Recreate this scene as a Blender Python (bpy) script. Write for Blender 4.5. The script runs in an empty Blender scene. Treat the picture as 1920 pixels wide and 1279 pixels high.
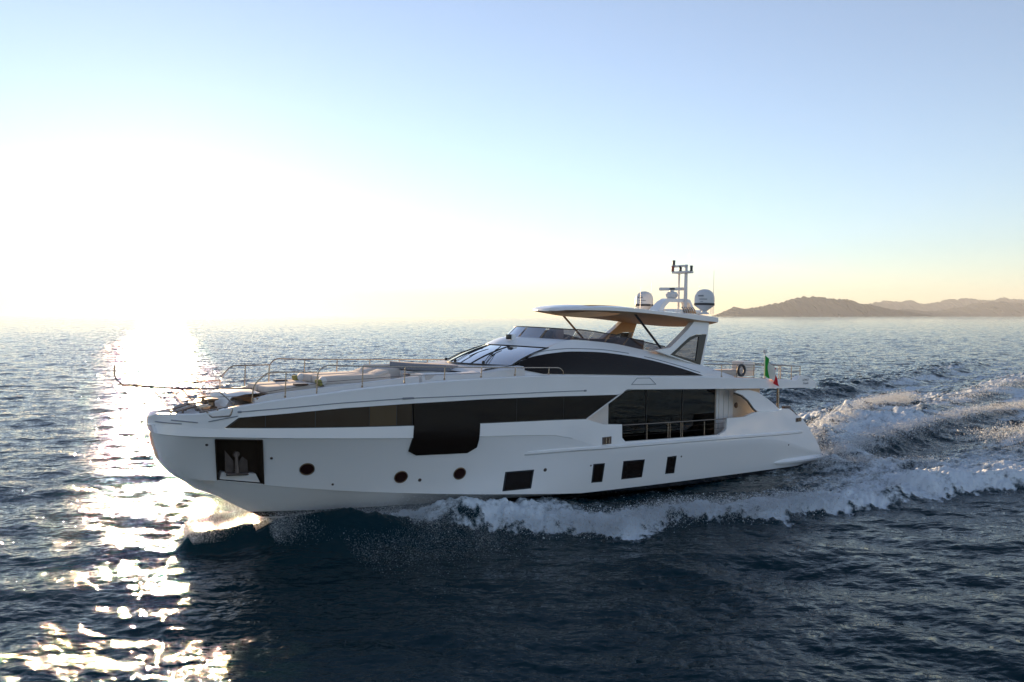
import bpy, bmesh, math, random
import numpy as np
from mathutils import Vector, Matrix, Euler

random.seed(7)
R = math.radians
C = bpy.context.scene.collection
scn = bpy.context.scene

# ------------------------------------------------------------------ camera, sky, sun, exposure
CAM_H = 7.5
cam_d = bpy.data.cameras.new('camera'); cam = bpy.data.objects.new('camera', cam_d); C.objects.link(cam)
cam_d.sensor_width = 36.0; cam_d.lens = 1400 / 1920 * 36.0
cam_d.clip_start = 0.5; cam_d.clip_end = 150000
cam.location = (0, 0, CAM_H)
cam.rotation_euler = (R(90) - math.atan(46.5 / 1400), 0, 0)
scn.camera = cam

SUN_EL, SUN_AZ = 6.0, 25.2            # degrees above the horizon, degrees left of +Y
w = bpy.data.worlds.new('World'); scn.world = w; w.use_nodes = True
nt = w.node_tree
sky = nt.nodes.new('ShaderNodeTexSky'); sky.sky_type = 'NISHITA'; sky.sun_disc = False
sky.sun_elevation = R(SUN_EL); sky.sun_rotation = R(-SUN_AZ)
sky.altitude = 0; sky.air_density = 1.0; sky.dust_density = 0.06; sky.ozone_density = 3.4
bg = nt.nodes['Background']; bg.inputs['Strength'].default_value = 0.13
hs = nt.nodes.new('ShaderNodeHueSaturation'); hs.inputs['Saturation'].default_value = 0.74
nt.links.new(sky.outputs[0], hs.inputs['Color']); wm = nt.nodes.new('ShaderNodeMix'); wm.data_type = 'RGBA'; wm.blend_type = 'MULTIPLY'; wm.inputs['Factor'].default_value = 1
wm.inputs['B'].default_value = (1.07, 0.975, 0.955, 1); nt.links.new(hs.outputs[0], wm.inputs['A']); nt.links.new(wm.outputs['Result'], bg.inputs[0])

sun_d = bpy.data.lights.new('sun', 'SUN'); sun = bpy.data.objects.new('sun', sun_d); C.objects.link(sun)
sun_d.energy = 5.0; sun_d.angle = R(0.6); sun_d.color = (1.0, 0.68, 0.38)
sun.rotation_euler = (R(90 - SUN_EL), 0, R(SUN_AZ + 180))

scn.view_settings.view_transform = 'Standard'; scn.view_settings.look = 'None'
scn.view_settings.exposure = 1.36; scn.view_settings.gamma = 1.0
scn.render.engine = 'CYCLES'
scn.cycles.use_denoising = True
scn.cycles.max_bounces = 8; scn.cycles.volume_bounces = 0
scn.cycles.sample_clamp_indirect = 6.0; scn.cycles.sample_clamp_direct = 0.0
scn.cycles.caustics_reflective = False; scn.cycles.caustics_refractive = False

HAZE = 1.9e-5
# ------------------------------------------------------------------ materials
def mat(name, col, rough=0.5, metal=0.0, spec=0.5, coat=0.0, trans=0.0, noise=None, bump=None):
    m = bpy.data.materials.new(name); m.use_nodes = True
    n = m.node_tree.nodes; l = m.node_tree.links; p = n['Principled BSDF']
    p.inputs['Base Color'].default_value = (*col, 1); p.inputs['Roughness'].default_value = rough
    p.inputs['Metallic'].default_value = metal; p.inputs['Specular IOR Level'].default_value = spec
    p.inputs['Coat Weight'].default_value = coat; p.inputs['Coat Roughness'].default_value = 0.08
    p.inputs['Transmission Weight'].default_value = trans
    tc = n.new('ShaderNodeTexCoord')
    if noise:                                  # (scale, amount): worn, uneven tone
        t = n.new('ShaderNodeTexNoise'); t.inputs['Scale'].default_value = noise[0]; t.inputs['Detail'].default_value = 5
        l.new(tc.outputs['Object'], t.inputs['Vector'])
        mr = n.new('ShaderNodeMapRange'); mr.inputs['From Min'].default_value = 0.3; mr.inputs['From Max'].default_value = 0.7
        mr.inputs['To Min'].default_value = 1 - noise[1]; mr.inputs['To Max'].default_value = 1.0
        l.new(t.outputs['Fac'], mr.inputs['Value'])
        mx = n.new('ShaderNodeMix'); mx.data_type = 'RGBA'; mx.blend_type = 'MULTIPLY'; mx.inputs['Factor'].default_value = 1
        mx.inputs['A'].default_value = (*col, 1); l.new(mr.outputs[0], mx.inputs['B'])
        l.new(mx.outputs['Result'], p.inputs['Base Color'])
    if bump:                                   # (scale, distance)
        t = n.new('ShaderNodeTexNoise'); t.inputs['Scale'].default_value = bump[0]; t.inputs['Detail'].default_value = 4
        l.new(tc.outputs['Object'], t.inputs['Vector'])
        b = n.new('ShaderNodeBump'); b.inputs['Distance'].default_value = bump[1]
        l.new(t.outputs['Fac'], b.inputs['Height']); l.new(b.outputs[0], p.inputs['Normal'])
    return m

M = dict(
    gel=mat('white_gelcoat', (0.84, 0.84, 0.84), 0.28, coat=0.5, noise=(0.7, 0.05), bump=(0.45, 0.012)),
    gel2=mat('white_deck_gelcoat', (0.72, 0.70, 0.68), 0.5, noise=(2.0, 0.06)),
    tan=mat('champagne_lining', (0.52, 0.36, 0.20), 0.45, noise=(1.5, 0.1)),
    glass=mat('tinted_glass', (0.014, 0.010, 0.008), 0.03, spec=0.24, bump=(0.9, 0.006)),
    glass_warm=mat('brown_tinted_glass', (0.040, 0.024, 0.012), 0.06, spec=0.35, bump=(0.9, 0.004)),
    glass_blind=mat('tinted_glass_over_blind', (0.085, 0.055, 0.026), 0.08, spec=0.35, bump=(0.9, 0.004)),
    port_glass=mat('reddish_dark_glass', (0.026, 0.010, 0.009), 0.08, spec=0.35),
    frame=mat('black_frame', (0.012, 0.013, 0.016), 0.3),
    steel=mat('stainless_steel', (0.34, 0.28, 0.23), 0.25, metal=1.0),
    bronze=mat('dull_bronze_steel', (0.20, 0.14, 0.09), 0.4, metal=0.8),
    galv=mat('dull_galvanised_steel', (0.16, 0.13, 0.12), 0.5, metal=0.7, noise=(6, 0.3)),
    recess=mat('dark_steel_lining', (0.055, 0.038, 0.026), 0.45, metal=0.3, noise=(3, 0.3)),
    teak=mat('teak_planking', (0.30, 0.17, 0.09), 0.6, noise=(9, 0.35)),
    cush=mat('grey_beige_cushion', (0.62, 0.56, 0.51), 0.9, noise=(5, 0.08), bump=(12, 0.01)),
    cushd=mat('slate_cushion', (0.25, 0.25, 0.28), 0.9, noise=(5, 0.08), bump=(12, 0.01)),
    towel=mat('white_towelling', (0.72, 0.70, 0.68), 0.95, bump=(40, 0.004)),
    olive=mat('olive_fabric', (0.30, 0.27, 0.08), 0.9),
    wood=mat('dark_walnut', (0.10, 0.045, 0.022), 0.35, noise=(10, 0.4)),
    wall=mat('pale_panelling', (0.62, 0.55, 0.47), 0.5, noise=(3, 0.06)),
    dome=mat('dome_white', (0.66, 0.66, 0.66), 0.4),
    band=mat('charcoal_plastic', (0.05, 0.05, 0.055), 0.5),
    red=mat('red_lens', (0.22, 0.03, 0.02), 0.2),
    groove=mat('grey_groove', (0.22, 0.24, 0.27), 0.5),
    text=mat('grey_lettering', (0.10, 0.11, 0.13), 0.5),
)

def glass_see(name, tint, gloss_rough=0.02, glossy=1.0):
    m = bpy.data.materials.new(name); m.use_nodes = True
    n = m.node_tree.nodes; l = m.node_tree.links
    n.remove(n['Principled BSDF']); out = n['Material Output']
    tr = n.new('ShaderNodeBsdfTransparent'); tr.inputs[0].default_value = (*tint, 1)
    gl = n.new('ShaderNodeBsdfGlossy'); gl.inputs['Roughness'].default_value = gloss_rough
    fr = n.new('ShaderNodeFresnel'); fr.inputs[0].default_value = 1.5
    mx = n.new('ShaderNodeMixShader')
    l.new(fr.outputs[0], mx.inputs[0]); l.new(tr.outputs[0], mx.inputs[1]); l.new(gl.outputs[0], mx.inputs[2])
    l.new(mx.outputs[0], out.inputs[0])
    return m
M['smoke'] = glass_see('smoked_clear_glass', (0.30, 0.27, 0.28))
M['shield'] = glass_see('windshield_glass', (0.34, 0.37, 0.40))
M['saloon'] = glass_see('saloon_glass', (0.22, 0.19, 0.16))

# hull: white gelcoat above a black antifouling line with a thin white boot stripe, painted in hull coordinates
def hull_mat():
    m = mat('hull_gelcoat', (0.84, 0.84, 0.84), 0.22, coat=1.0, bump=(0.4, 0.02))
    n = m.node_tree.nodes; l = m.node_tree.links; p = n['Principled BSDF']
    tc = n.new('ShaderNodeTexCoord'); sp = n.new('ShaderNodeSeparateXYZ'); l.new(tc.outputs['Object'], sp.inputs[0])
    def math_(op, a, b):
        q = n.new('ShaderNodeMath'); q.operation = op
        for i, v in enumerate((a, b)):
            if isinstance(v, (int, float)): q.inputs[i].default_value = v
            else: l.new(v, q.inputs[i])
        return q.outputs[0]
    h = math_('ADD', sp.outputs['Z'], math_('MULTIPLY', sp.outputs['X'], PAINT_SLOPE))     # height over the paint line
    d = math_('SUBTRACT', h, PAINT_Z)
    black = math_('LESS_THAN', d, 0.0)
    s1 = math_('LESS_THAN', d, -0.22); s2 = math_('GREATER_THAN', d, -0.29)
    stripe = math_('MULTIPLY', s1, s2)
    dark = math_('SUBTRACT', black, stripe)
    mx = n.new('ShaderNodeMix'); mx.data_type = 'RGBA'
    mx.inputs['A'].default_value = (0.84, 0.84, 0.84, 1); mx.inputs['B'].default_value = (0.012, 0.012, 0.016, 1)
    l.new(dark, mx.inputs['Factor']); l.new(mx.outputs['Result'], p.inputs['Base Color'])
    return m
PAINT_SLOPE, PAINT_Z = 0.0175, -3.07
M['hull'] = hull_mat()

# ------------------------------------------------------------------ mesh helpers (yacht coordinates: X aft, Y to port, Z up)
YAW, TRIM = R(36.8), R(1.5)
TIP = (-10.956, 22.3, CAM_H - 3.149)

def tag(o, label=None, cat=None, group=None, kind=None):
    if label: o['label'] = label
    if cat: o['category'] = cat
    if group: o['group'] = group
    if kind: o['kind'] = kind
    return o

def link_bm(name, bm, m, parent=None, smooth=30, recalc=True, flip=True):
    """bmesh -> object; flip turns (X aft, Y port) into the right-handed local frame (X aft, Y starboard)"""
    if flip:
        for v in bm.verts: v.co.y = -v.co.y
        bmesh.ops.reverse_faces(bm, faces=bm.faces[:])
    if recalc: bmesh.ops.recalc_face_normals(bm, faces=bm.faces[:])
    me = bpy.data.meshes.new(name); bm.to_mesh(me); bm.free()
    for mm in (m if isinstance(m, (list, tuple)) else [m]): me.materials.append(mm)
    if smooth is not None:
        me.shade_smooth(); me.set_sharp_from_angle(angle=R(smooth))
    o = bpy.data.objects.new(name, me); C.objects.link(o)
    if parent is not None: o.parent = parent
    return o

def empty(name, parent=None):
    o = bpy.data.objects.new(name, None); C.objects.link(o); o.empty_display_size = 0.3
    if parent is not None: o.parent = parent
    return o

def pchip(xs, ys):
    xs = np.array(xs, float); ys = np.array(ys, float)
    h = np.diff(xs); d = np.diff(ys) / h
    m = np.zeros_like(xs); m[0] = d[0]; m[-1] = d[-1]
    for i in range(1, len(xs) - 1):
        if d[i - 1] * d[i] > 0:
            w1 = 2 * h[i] + h[i - 1]; w2 = h[i] + 2 * h[i - 1]
            m[i] = (w1 + w2) / (w1 / d[i - 1] + w2 / d[i])
    def f(x):
        x = min(max(x, xs[0]), xs[-1]); i = min(max(int(np.searchsorted(xs, x)) - 1, 0), len(xs) - 2)
        t = (x - xs[i]) / h[i]
        return float((1 + 2 * t) * (1 - t) ** 2 * ys[i] + t * (1 - t) ** 2 * h[i] * m[i]
                     + t * t * (3 - 2 * t) * ys[i + 1] + t * t * (t - 1) * h[i] * m[i + 1])
    return f
def lin(xs, ys): return lambda x: float(np.interp(x, xs, ys))

def grid_bm(rows, bm=None, mirror=False, wrap=False):
    """rows[i][j] points -> quads; mirror adds the starboard side"""
    bm = bm or bmesh.new()
    for sg in ((1, -1) if mirror else (1,)):
        V = [[bm.verts.new((p[0], p[1] * sg, p[2])) for p in r] for r in rows]
        n = len(V[0])
        for i in range(len(V) - 1):
            for j in range(n if wrap else n - 1):
                q = [V[i][j], V[i][(j + 1) % n], V[i + 1][(j + 1) % n], V[i + 1][j]]
                if sg < 0: q.reverse()
                try: bm.faces.new(q)
                except ValueError: pass
    return bm

def tube(bm, pts, r, n=8, cap=True):
    pts = [Vector(p) for p in pts]; rings = []
    prev = None
    for i, p in enumerate(pts):
        t = ((pts[min(i + 1, len(pts) - 1)] - p).normalized() + (p - pts[max(i - 1, 0)]).normalized()).normalized()
        ref = prev if prev is not None else (Vector((0, 0, 1)) if abs(t.z) < 0.9 else Vector((1, 0, 0)))
        a = (ref - t * ref.dot(t)).normalized(); b = t.cross(a); prev = a
        rr = r[i] if isinstance(r, (list, tuple)) else r
        rings.append([bm.verts.new(p + a * (math.cos(k * 2 * math.pi / n) * rr) + b * (math.sin(k * 2 * math.pi / n) * rr)) for k in range(n)])
    for i in range(len(rings) - 1):
        for k in range(n):
            bm.faces.new([rings[i][k], rings[i][(k + 1) % n], rings[i + 1][(k + 1) % n], rings[i + 1][k]])
    if cap: bm.faces.new(rings[0][::-1]); bm.faces.new(rings[-1])
    return bm

def fillet(pts, rad=0.12, k=4):
    """round the corners of a polyline"""
    pts = [Vector(p) for p in pts]; out = [pts[0]]
    for i in range(1, len(pts) - 1):
        a, b, c = pts[i - 1], pts[i], pts[i + 1]
        d1 = min(rad, (a - b).length * .45); d2 = min(rad, (c - b).length * .45)
        p, q = b + (a - b).normalized() * d1, b + (c - b).normalized() * d2
        for j in range(k + 1):
            t = j / k; out.append(p * (1 - t) ** 2 + b * 2 * t * (1 - t) + q * t * t)
    out.append(pts[-1]); return out

def box(bm, c, s, bev=0.02, rot=None, seg=2):
    g = bmesh.new(); bmesh.ops.create_cube(g, size=1)
    for v in g.verts: v.co = Vector((v.co.x * s[0], v.co.y * s[1], v.co.z * s[2]))
    if bev: bmesh.ops.bevel(g, geom=g.edges[:], offset=min(bev, min(s) * .45), segments=seg, affect='EDGES', profile=0.6)
    mt = Matrix.Translation(c)
    if rot: mt = mt @ Euler(rot).to_matrix().to_4x4()
    for v in g.verts: v.co = mt @ v.co
    add(bm, g); return bm

def add(bm, g):
    me = bpy.data.meshes.new('t'); g.to_mesh(me); g.free(); bm.from_mesh(me); bpy.data.meshes.remove(me)

def lathe(bm, prof, n=24, mt=None):
    rings = [[Vector((r * math.cos(2 * math.pi * k / n), r * math.sin(2 * math.pi * k / n), z)) for k in range(n)] for r, z in prof]
    V = [[bm.verts.new(mt @ p if mt else p) for p in ring] for ring in rings]
    for i in range(len(V) - 1):
        for k in range(n):
            bm.faces.new([V[i][k], V[i][(k + 1) % n], V[i + 1][(k + 1) % n], V[i + 1][k]])
    bm.faces.new(V[0][::-1]); bm.faces.new(V[-1]); return bm

def poly_prism(bm, poly, ya, yb):
    """polygon in (X, Z) extruded between two Y values (numbers or functions of X, Z)"""
    fa = ya if callable(ya) else (lambda x, z: ya); fb = yb if callable(yb) else (lambda x, z: yb)
    A = [bm.verts.new((x, fa(x, z), z)) for x, z in poly]; B = [bm.verts.new((x, fb(x, z), z)) for x, z in poly]
    n = len(poly); bm.faces.new(A); bm.faces.new(B[::-1])
    for i in range(n): bm.faces.new([A[i], B[i], B[(i + 1) % n], A[(i + 1) % n]])
    return bm

def side_panel(poly, surf, off=0.004, thick=0.05, step=0.3):
    """polygon in (X, Z) laid on the side surface Y = surf(X, Z), standing off proud and thick inward"""
    bm = bmesh.new()
    bm.faces.new([bm.verts.new((x, 0, z)) for x, z in poly])
    xs = [p[0] for p in poly]; zs = [p[1] for p in poly]
    for lo, hi, no in ((min(xs), max(xs), (1, 0, 0)), (min(zs), max(zs), (0, 0, 1))):
        k = int((hi - lo) / step)
        for i in range(1, k + 1):
            c = lo + (hi - lo) * i / (k + 1)
            bmesh.ops.bisect_plane(bm, geom=bm.verts[:] + bm.edges[:] + bm.faces[:], plane_co=(c if no[0] else 0, 0, c if no[2] else 0), plane_no=no)
    for v in bm.verts: v.co.y = surf(v.co.x, v.co.z) + off
    r = bmesh.ops.extrude_face_region(bm, geom=bm.faces[:])
    for e in r['geom']:
        if isinstance(e, bmesh.types.BMVert): e.co.y -= thick
    return bm


# ------------------------------------------------------------------ the yacht
yacht = empty('motor_yacht'); yacht.location = TIP; yacht.rotation_euler = (0, TRIM, YAW)
tag(yacht, 'long white three-deck motor yacht with black windows speeding across the open sea', 'motor yacht')

# longitudinal lines of the port side: half beam and height against X
yS = pchip([0, .12, .35, .8, 1.5, 2.6, 4.4, 7.2, 11.4, 15, 20, 26, 29.5, 32], [0, .36, .66, 1.02, 1.40, 1.83, 2.31, 2.83, 3.22, 3.42, 3.52, 3.5, 3.4, 3.25])
zS = pchip([0, .2, .9, 1.4, 2.06, 2.53, 3.46, 4.47, 5.78, 7.18, 8.57, 10, 11.4, 13.1, 16.6, 21.1, 23.1, 26, 28.9, 30.4], [.16, .28, .28, .33, .49, .57, .72, .84, 1.0, 1.11, 1.19, 1.25, 1.29, 1.31, 1.21, 1.1, 1.02, .88, .74, .62])
yB = pchip([.06, .16, .41, 1, 2, 3, 4.5, 7.2, 11.4, 15, 20, 26, 31.2], [0, .40, .76, 1.14, 1.56, 1.91, 2.35, 2.86, 3.25, 3.45, 3.55, 3.52, 3.35])
zBL = pchip([.08, .4, .92, 2.05, 5.16, 7.4, 9.9, 13.2, 16, 20, 26, 31.2], [-.30, -.35, -.39, -.44, -.57, -.67, -.76, -.92, -1.6, -1.75, -1.95, -3.1])
TOPX = [-.03, .9, 1.83, 5.16, 7.47, 9.9, 13.2, 14.7, 15.5, 16.5, 16.53, 16.56, 16.74, 22.56, 22.9, 23.06, 23.1, 24.4, 25.15, 26.9, 27.5, 28.0, 28.56, 29.3, 30, 30.7, 31.2]
TOPZ = [-.06, -.09, -.15, -.22, -.26, -.31, -.35, -.39, -.63, -.69, -.70, -1.23, -1.39, -1.52, -1.41, -1.30, -.81, -.82, -.65, -.69, -.60, -.64, -.88, -1.23, -1.8, -2.45, -3.06]
zT = lin(TOPX, TOPZ)
yC = pchip([.95, 1.5, 2.5, 4, 6, 8, 11, 15, 20, 26, 31.2], [0, .35, .75, 1.25, 1.75, 2.15, 2.6, 2.98, 3.12, 3.15, 3.12])
zC = pchip([.95, 1.95, 3.2, 5.5, 7.9, 11.1, 16.3, 22, 31.2], [-1.83, -1.91, -2.09, -2.41, -2.68, -3.0, -3.42, -3.65, -3.75])
zK = pchip([1.41, 1.8, 2.7, 3.2, 4.5, 7, 12, 20, 31.2], [-2.2, -2.36, -2.90, -3.2, -3.75, -4.25, -4.5, -4.6, -4.5])
stemX = lin([-.33, -.27, -.79, -1.28, -1.65, -1.83][::1], [0] * 6)
zWT = pchip([1.8, 2.2, 5.14, 7.46, 9.9, 13.2, 16.4], [-.14, .17, .39, .48, .53, .53, .49])

def mids(f, X):                      # a topside line between chine and belt, with flare forward
    a = (yC(X), zC(X)); b = (yB(X) - inset(X), zBL(X)); fl = 0.16 * max(0, 1 - X / 12)
    return a[0] + (b[0] - a[0]) * (f - fl * 4 * f * (1 - f) * .5), a[1] + (b[1] - a[1]) * f
def inset(X): return 0.055 * (1 - min(1, max(0, (X - 12.8) / 1.5)))

XREF = [0, .03, .08, .16, .28, .45, .7, 1.0, 1.4, 1.8, 2.2, 2.7, 3.3, 4, 4.8, 5.6, 6.5, 7.4, 8.4, 9.4, 10.4, 11.4, 12.4, 13.2, 14, 14.7, 15.1, 15.5, 16, 16.5, 16.53, 16.56, 16.65, 16.74, 17.5,
        18.5, 19.5, 20.5, 21.5, 22.56, 22.75, 22.9, 23.06, 23.1, 23.7, 24.4, 24.8, 25.15, 26, 26.9, 27.5, 28.0, 28.3, 28.56, 29, 29.3, 29.7, 30, 30.4, 30.7, 31, 31.2]
def own(X, xs): return X + xs * max(0, 1 - X / 4) ** 2

STEMS = [(1.41, -2.2), (0.95, -1.83), (0.63, -1.62), (0.34, -1.28), (0.16, -.79), (0.09, -.33)]
def hull_rows():
    rows = []
    for X in XREF:
        r = []
        x = own(X, 1.41); kz = zK(x); r.append((x, 0, kz))
        xc = own(X, .95); cz = min(zC(xc), zT(xc) - .3) if X > 28 else zC(xc)
        r.append(((x + xc) / 2, yC(xc) * .52, kz + (cz - kz) * (.44 + .1 * max(0, 1 - X / 10))))
        r.append((xc, max(yC(xc) - .07 * min(1, X / 2), 0), cz - .015)); r.append((xc, yC(xc), cz))
        top = zT(own(X, -.03))
        for f, xs in ((.3, .66), (.6, .32), (.85, .17)):
            xm = own(X, xs); ym, zm = mids(f, xm)
            z0 = cz + (min(zBL(xm), top - .25) - cz) * f if X > 14 else zm
            # hang forward lines on the stem profile
            k = max(0, 1 - X / 2.0) ** 2
            zst = np.interp(f, [0, .3, .6, .85, 1], [-1.83, -1.62, -1.2, -.72, -.33])
            r.append((xm, ym * (1 - .0), z0 * (1 - k) + zst * k))
        xb = own(X, .09); bz = min(zBL(xb), top - .12); 
        r.append((xb, max(yB(xb) - inset(X) * min(1, X / .5), 0), bz - .012))
        r.append((xb - .06 * max(0, 1 - X / .5), yB(own(X, .09)), bz + .012))
        xt = own(X, -.03); yt = yB(max(.08, xt)) - .01 if X > .1 else yB(xb)
        r.append((xt, yt if X > 0 else 0, top))
        th = .13 * min(1, X / .6)
        r.append((xt + .12 * max(0, 1 - X / .6), max(yt - th, 0), top)); r.append((xt + .12 * max(0, 1 - X / .6), max(yt - th, 0), top - (.05 if X < 14 else .45)))
        rows.append(r)
    return rows
HROWS = hull_rows()

def side_fn(rows, j0, j1):
    """half beam of the outer skin between row lines j0..j1 at (X, Z)"""
    cols = [np.array([[r[j][0], r[j][1], r[j][2]] for r in rows]) for j in range(j0, j1 + 1)]
    def f(x, z):
        zz, yy = [], []
        for c in cols:
            if x >= c[0, 0]: zz.append(np.interp(x, c[:, 0], c[:, 2])); yy.append(np.interp(x, c[:, 0], c[:, 1]))
        o = np.argsort(zz); return float(np.interp(z, np.array(zz)[o], np.array(yy)[o]))
    return f
hullY = side_fn(HROWS, 3, 9)

ANCHOR = [(1.63, -.49), (2.88, -.54), (3.20, -2.05), (1.92, -1.87)]
bm = grid_bm(HROWS, mirror=True)
bmesh.ops.remove_doubles(bm, verts=bm.verts[:], dist=0.004)
# cut the anchor pockets through the skin
for i in range(4):
    a, b = ANCHOR[i], ANCHOR[(i + 1) % 4]; no = Vector((-(b[1] - a[1]), 0, b[0] - a[0]))
    near = [f for f in bm.faces if .9 < f.calc_center_median().x < 3.8 and -2.3 < f.calc_center_median().z < -.3]
    ge = set(near); 
    for f in near: ge.update(f.edges); ge.update(f.verts)
    bmesh.ops.bisect_plane(bm, geom=list(ge), plane_co=(a[0], 0, a[1]), plane_no=no)
def inpoly(x, z, P):
    return all((P[(i + 1) % len(P)][0] - P[i][0]) * (z - P[i][1]) - (P[(i + 1) % len(P)][1] - P[i][1]) * (x - P[i][0]) < 0 for i in range(len(P)))
kill = [f for f in bm.faces if inpoly(f.calc_center_median().x, f.calc_center_median().z, ANCHOR) and abs(f.calc_center_median().y) > .5]
bmesh.ops.delete(bm, geom=kill, context='FACES')
# transom
last = HROWS[-1]
hull = link_bm('hull', bm, M['hull'], yacht, smooth=28)

bm = bmesh.new()
box(bm, (31.35, 0, -3.22), (1.3, 6.6, .22), .08); box(bm, (30.2, 0, -2.5), (.25, 6.0, 1.9), .05, rot=(0, R(-28), 0)); box(bm, (28.9, 0, -1.4), (1.4, 5.6, .9), .1)
link_bm('swim_platform', bm, M['gel2'], yacht)
# quarter fairing along the waterline at the stern
rows = []
for X, w_, hgt in ((27.1, .0, .02), (27.4, .10, .08), (28, .17, .13), (29.5, .2, .15), (31, .22, .16), (31.7, .2, .15), (31.9, .1, .1)):
    y0 = 3.17 + .03; zc = -3.25 - .01 * (X - 27) ; rows.append([(X, y0 - .1, zc + hgt + .02), (X, y0 + w_ * .7, zc + hgt), (X, y0 + w_ + .06, zc + .03), (X, y0 + w_ + .04, zc - hgt * .5), (X, y0 - .1, zc - hgt)])
link_bm('quarter_fairing', grid_bm(rows), M['gel'], yacht)
# rubbing strake: a slim ridge on the topsides
rows = []
for X in np.linspace(12.0, 29.3, 30):
    z = float(np.interp(X, [12, 14.3, 20.8, 29.3], [-1.53, -1.52, -1.64, -1.85])); k = min(1, (X - 12) / .5, (29.3 - X) / .3 + .05); y = hullY(X, z)
    rows.append([(X, y - .02, z + .10), (X, y + .07 * k, z + .05), (X, y + .07 * k, z - .02), (X, y - .02, z - .09)])
link_bm('rubbing_strake', grid_bm(rows), M['gel'], yacht)

# main bulwark band above the windows, running aft into the overhanging wing of the upper deck
zBb = lin([-.03, .9, 1.83, 2.2, 5.14, 7.46, 9.9, 13.2, 16.3, 16.8, 24.5, 30.3], [-.085, -.115, -.175, .17, .39, .48, .53, .53, .49, .68, .47, .33])
def yBand(X): return (yS(max(X, 0)) if X > 0 else 0)
rows = []
for X in [0, .03, .08, .16, .28, .45, .7, 1.0, 1.4, 1.8, 2.0, 2.2, 2.5, 3, 3.6, 4.4, 5.2, 6, 7, 8, 9, 10, 11, 12, 13.2, 14.2, 15.2, 16.3, 16.55, 16.8, 17.5, 19, 20.5, 22, 23.5, 25, 26.5, 28, 28.6]:
    zb = zBb(X); zt = zS(X); y = yBand(X); k = min(1, X / .5); yb_ = y if X >= 2.2 else max(yB(max(own(X, -.03), .06)) - .008, 0) if X > 0 else 0
    inn = .16 * k; drop = .30 if X < 16 else .10
    ix = X + .3 * max(0, 1 - X / .6)
    rows.append([(ix, max(yb_ - .12 * k, 0), zb + .005), (own(X, -.03), yb_ if X > 0 else 0, zb), (X, (y - .012) * .6 + yb_ * .4, zb + (zt - zb) * .5), (X, y, zt - .03), (X + .02 * (1 - k), max(y - .03 * k, 0), zt), (ix, max(y - inn, 0), zt), (ix, max(y - inn - .02 * k, 0), zt - drop)])
bm = grid_bm(rows, mirror=True); bmesh.ops.remove_doubles(bm, verts=bm.verts[:], dist=0.004)
link_bm('bulwark', bm, M['gel'], yacht, smooth=32)
# pointed wing tip, upper deck slab with its soffit
for sg in (1, -1):
    bm = bmesh.new(); poly_prism(bm, [(28.58, zS(28.6) - .01), (28.95, .95), (29.5, .93), (30.35, .62), (30.32, .335), (28.58, .375)], sg * 3.42, sg * 3.12)
    link_bm('wing_tip', bm, M['gel'], yacht, smooth=None)
rows = []
for X in np.linspace(16.4, 29.6, 14): rows.append([(X, yS(X) - .1, zBb(X) + .01), (X, 2.2, zBb(X) + .03), (X, 0, zBb(X) + .05)])
link_bm('soffit', grid_bm(rows, mirror=True), M['gel2'], yacht)
rows = []
for X in np.linspace(11.5, 29.5, 18): rows.append([(X, yS(X) - .14, zS(X) - .07), (X, 0, zS(X) - .05)])
link_bm('upper_deck', grid_bm(rows, mirror=True), M['teak'], yacht)
# thin grooves and their end caps
bm = bmesh.new()
tube(bm, [(x, yBand(x) + .003, z) for x, z in [(a, np.interp(a, [2.2, 5.13, 7.23, 13.16, 14.6], [.34, .555, .65, .70, .70])) for a in np.linspace(2.2, 14.6, 40)]], .016, 6)
for x in (2.22, 7.3, 14.6): box(bm, (x, yBand(x), np.interp(x, [2.2, 7.3, 14.6], [.34, .65, .70])), (.42 if x == 7.3 else .12, .05, .07), .02)
link_bm('drain_groove', bm, M['groove'], yacht)
for a, b, za, zb in ((.15, .75, .03, -.01), (.5, 1.15, .10, .03), (1.42, 2.2, .06, .22)):
    bm = bmesh.new(); tube(bm, [(x, (yBand(x) * .5 + yB(max(.08, x)) * .5) + .012, za + (zb - za) * (x - a) / (b - a)) for x in np.linspace(a, b, 8)], .016, 6)
    link_bm('groove', bm, M['groove'], yacht)
bm = bmesh.new(); q = [(17.33, 1.12), (18.05, 1.11), (18.42, .84), (17.02, .87)]
for i in range(4):
    a, b = q[i], q[(i + 1) % 4]; tube(bm, [(a[0], yS(a[0]) - .004, a[1]), (b[0], yS(b[0]) - .004, b[1])], .014, 6)
link_bm('hatch_outline', bm, M['groove'], yacht)

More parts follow.
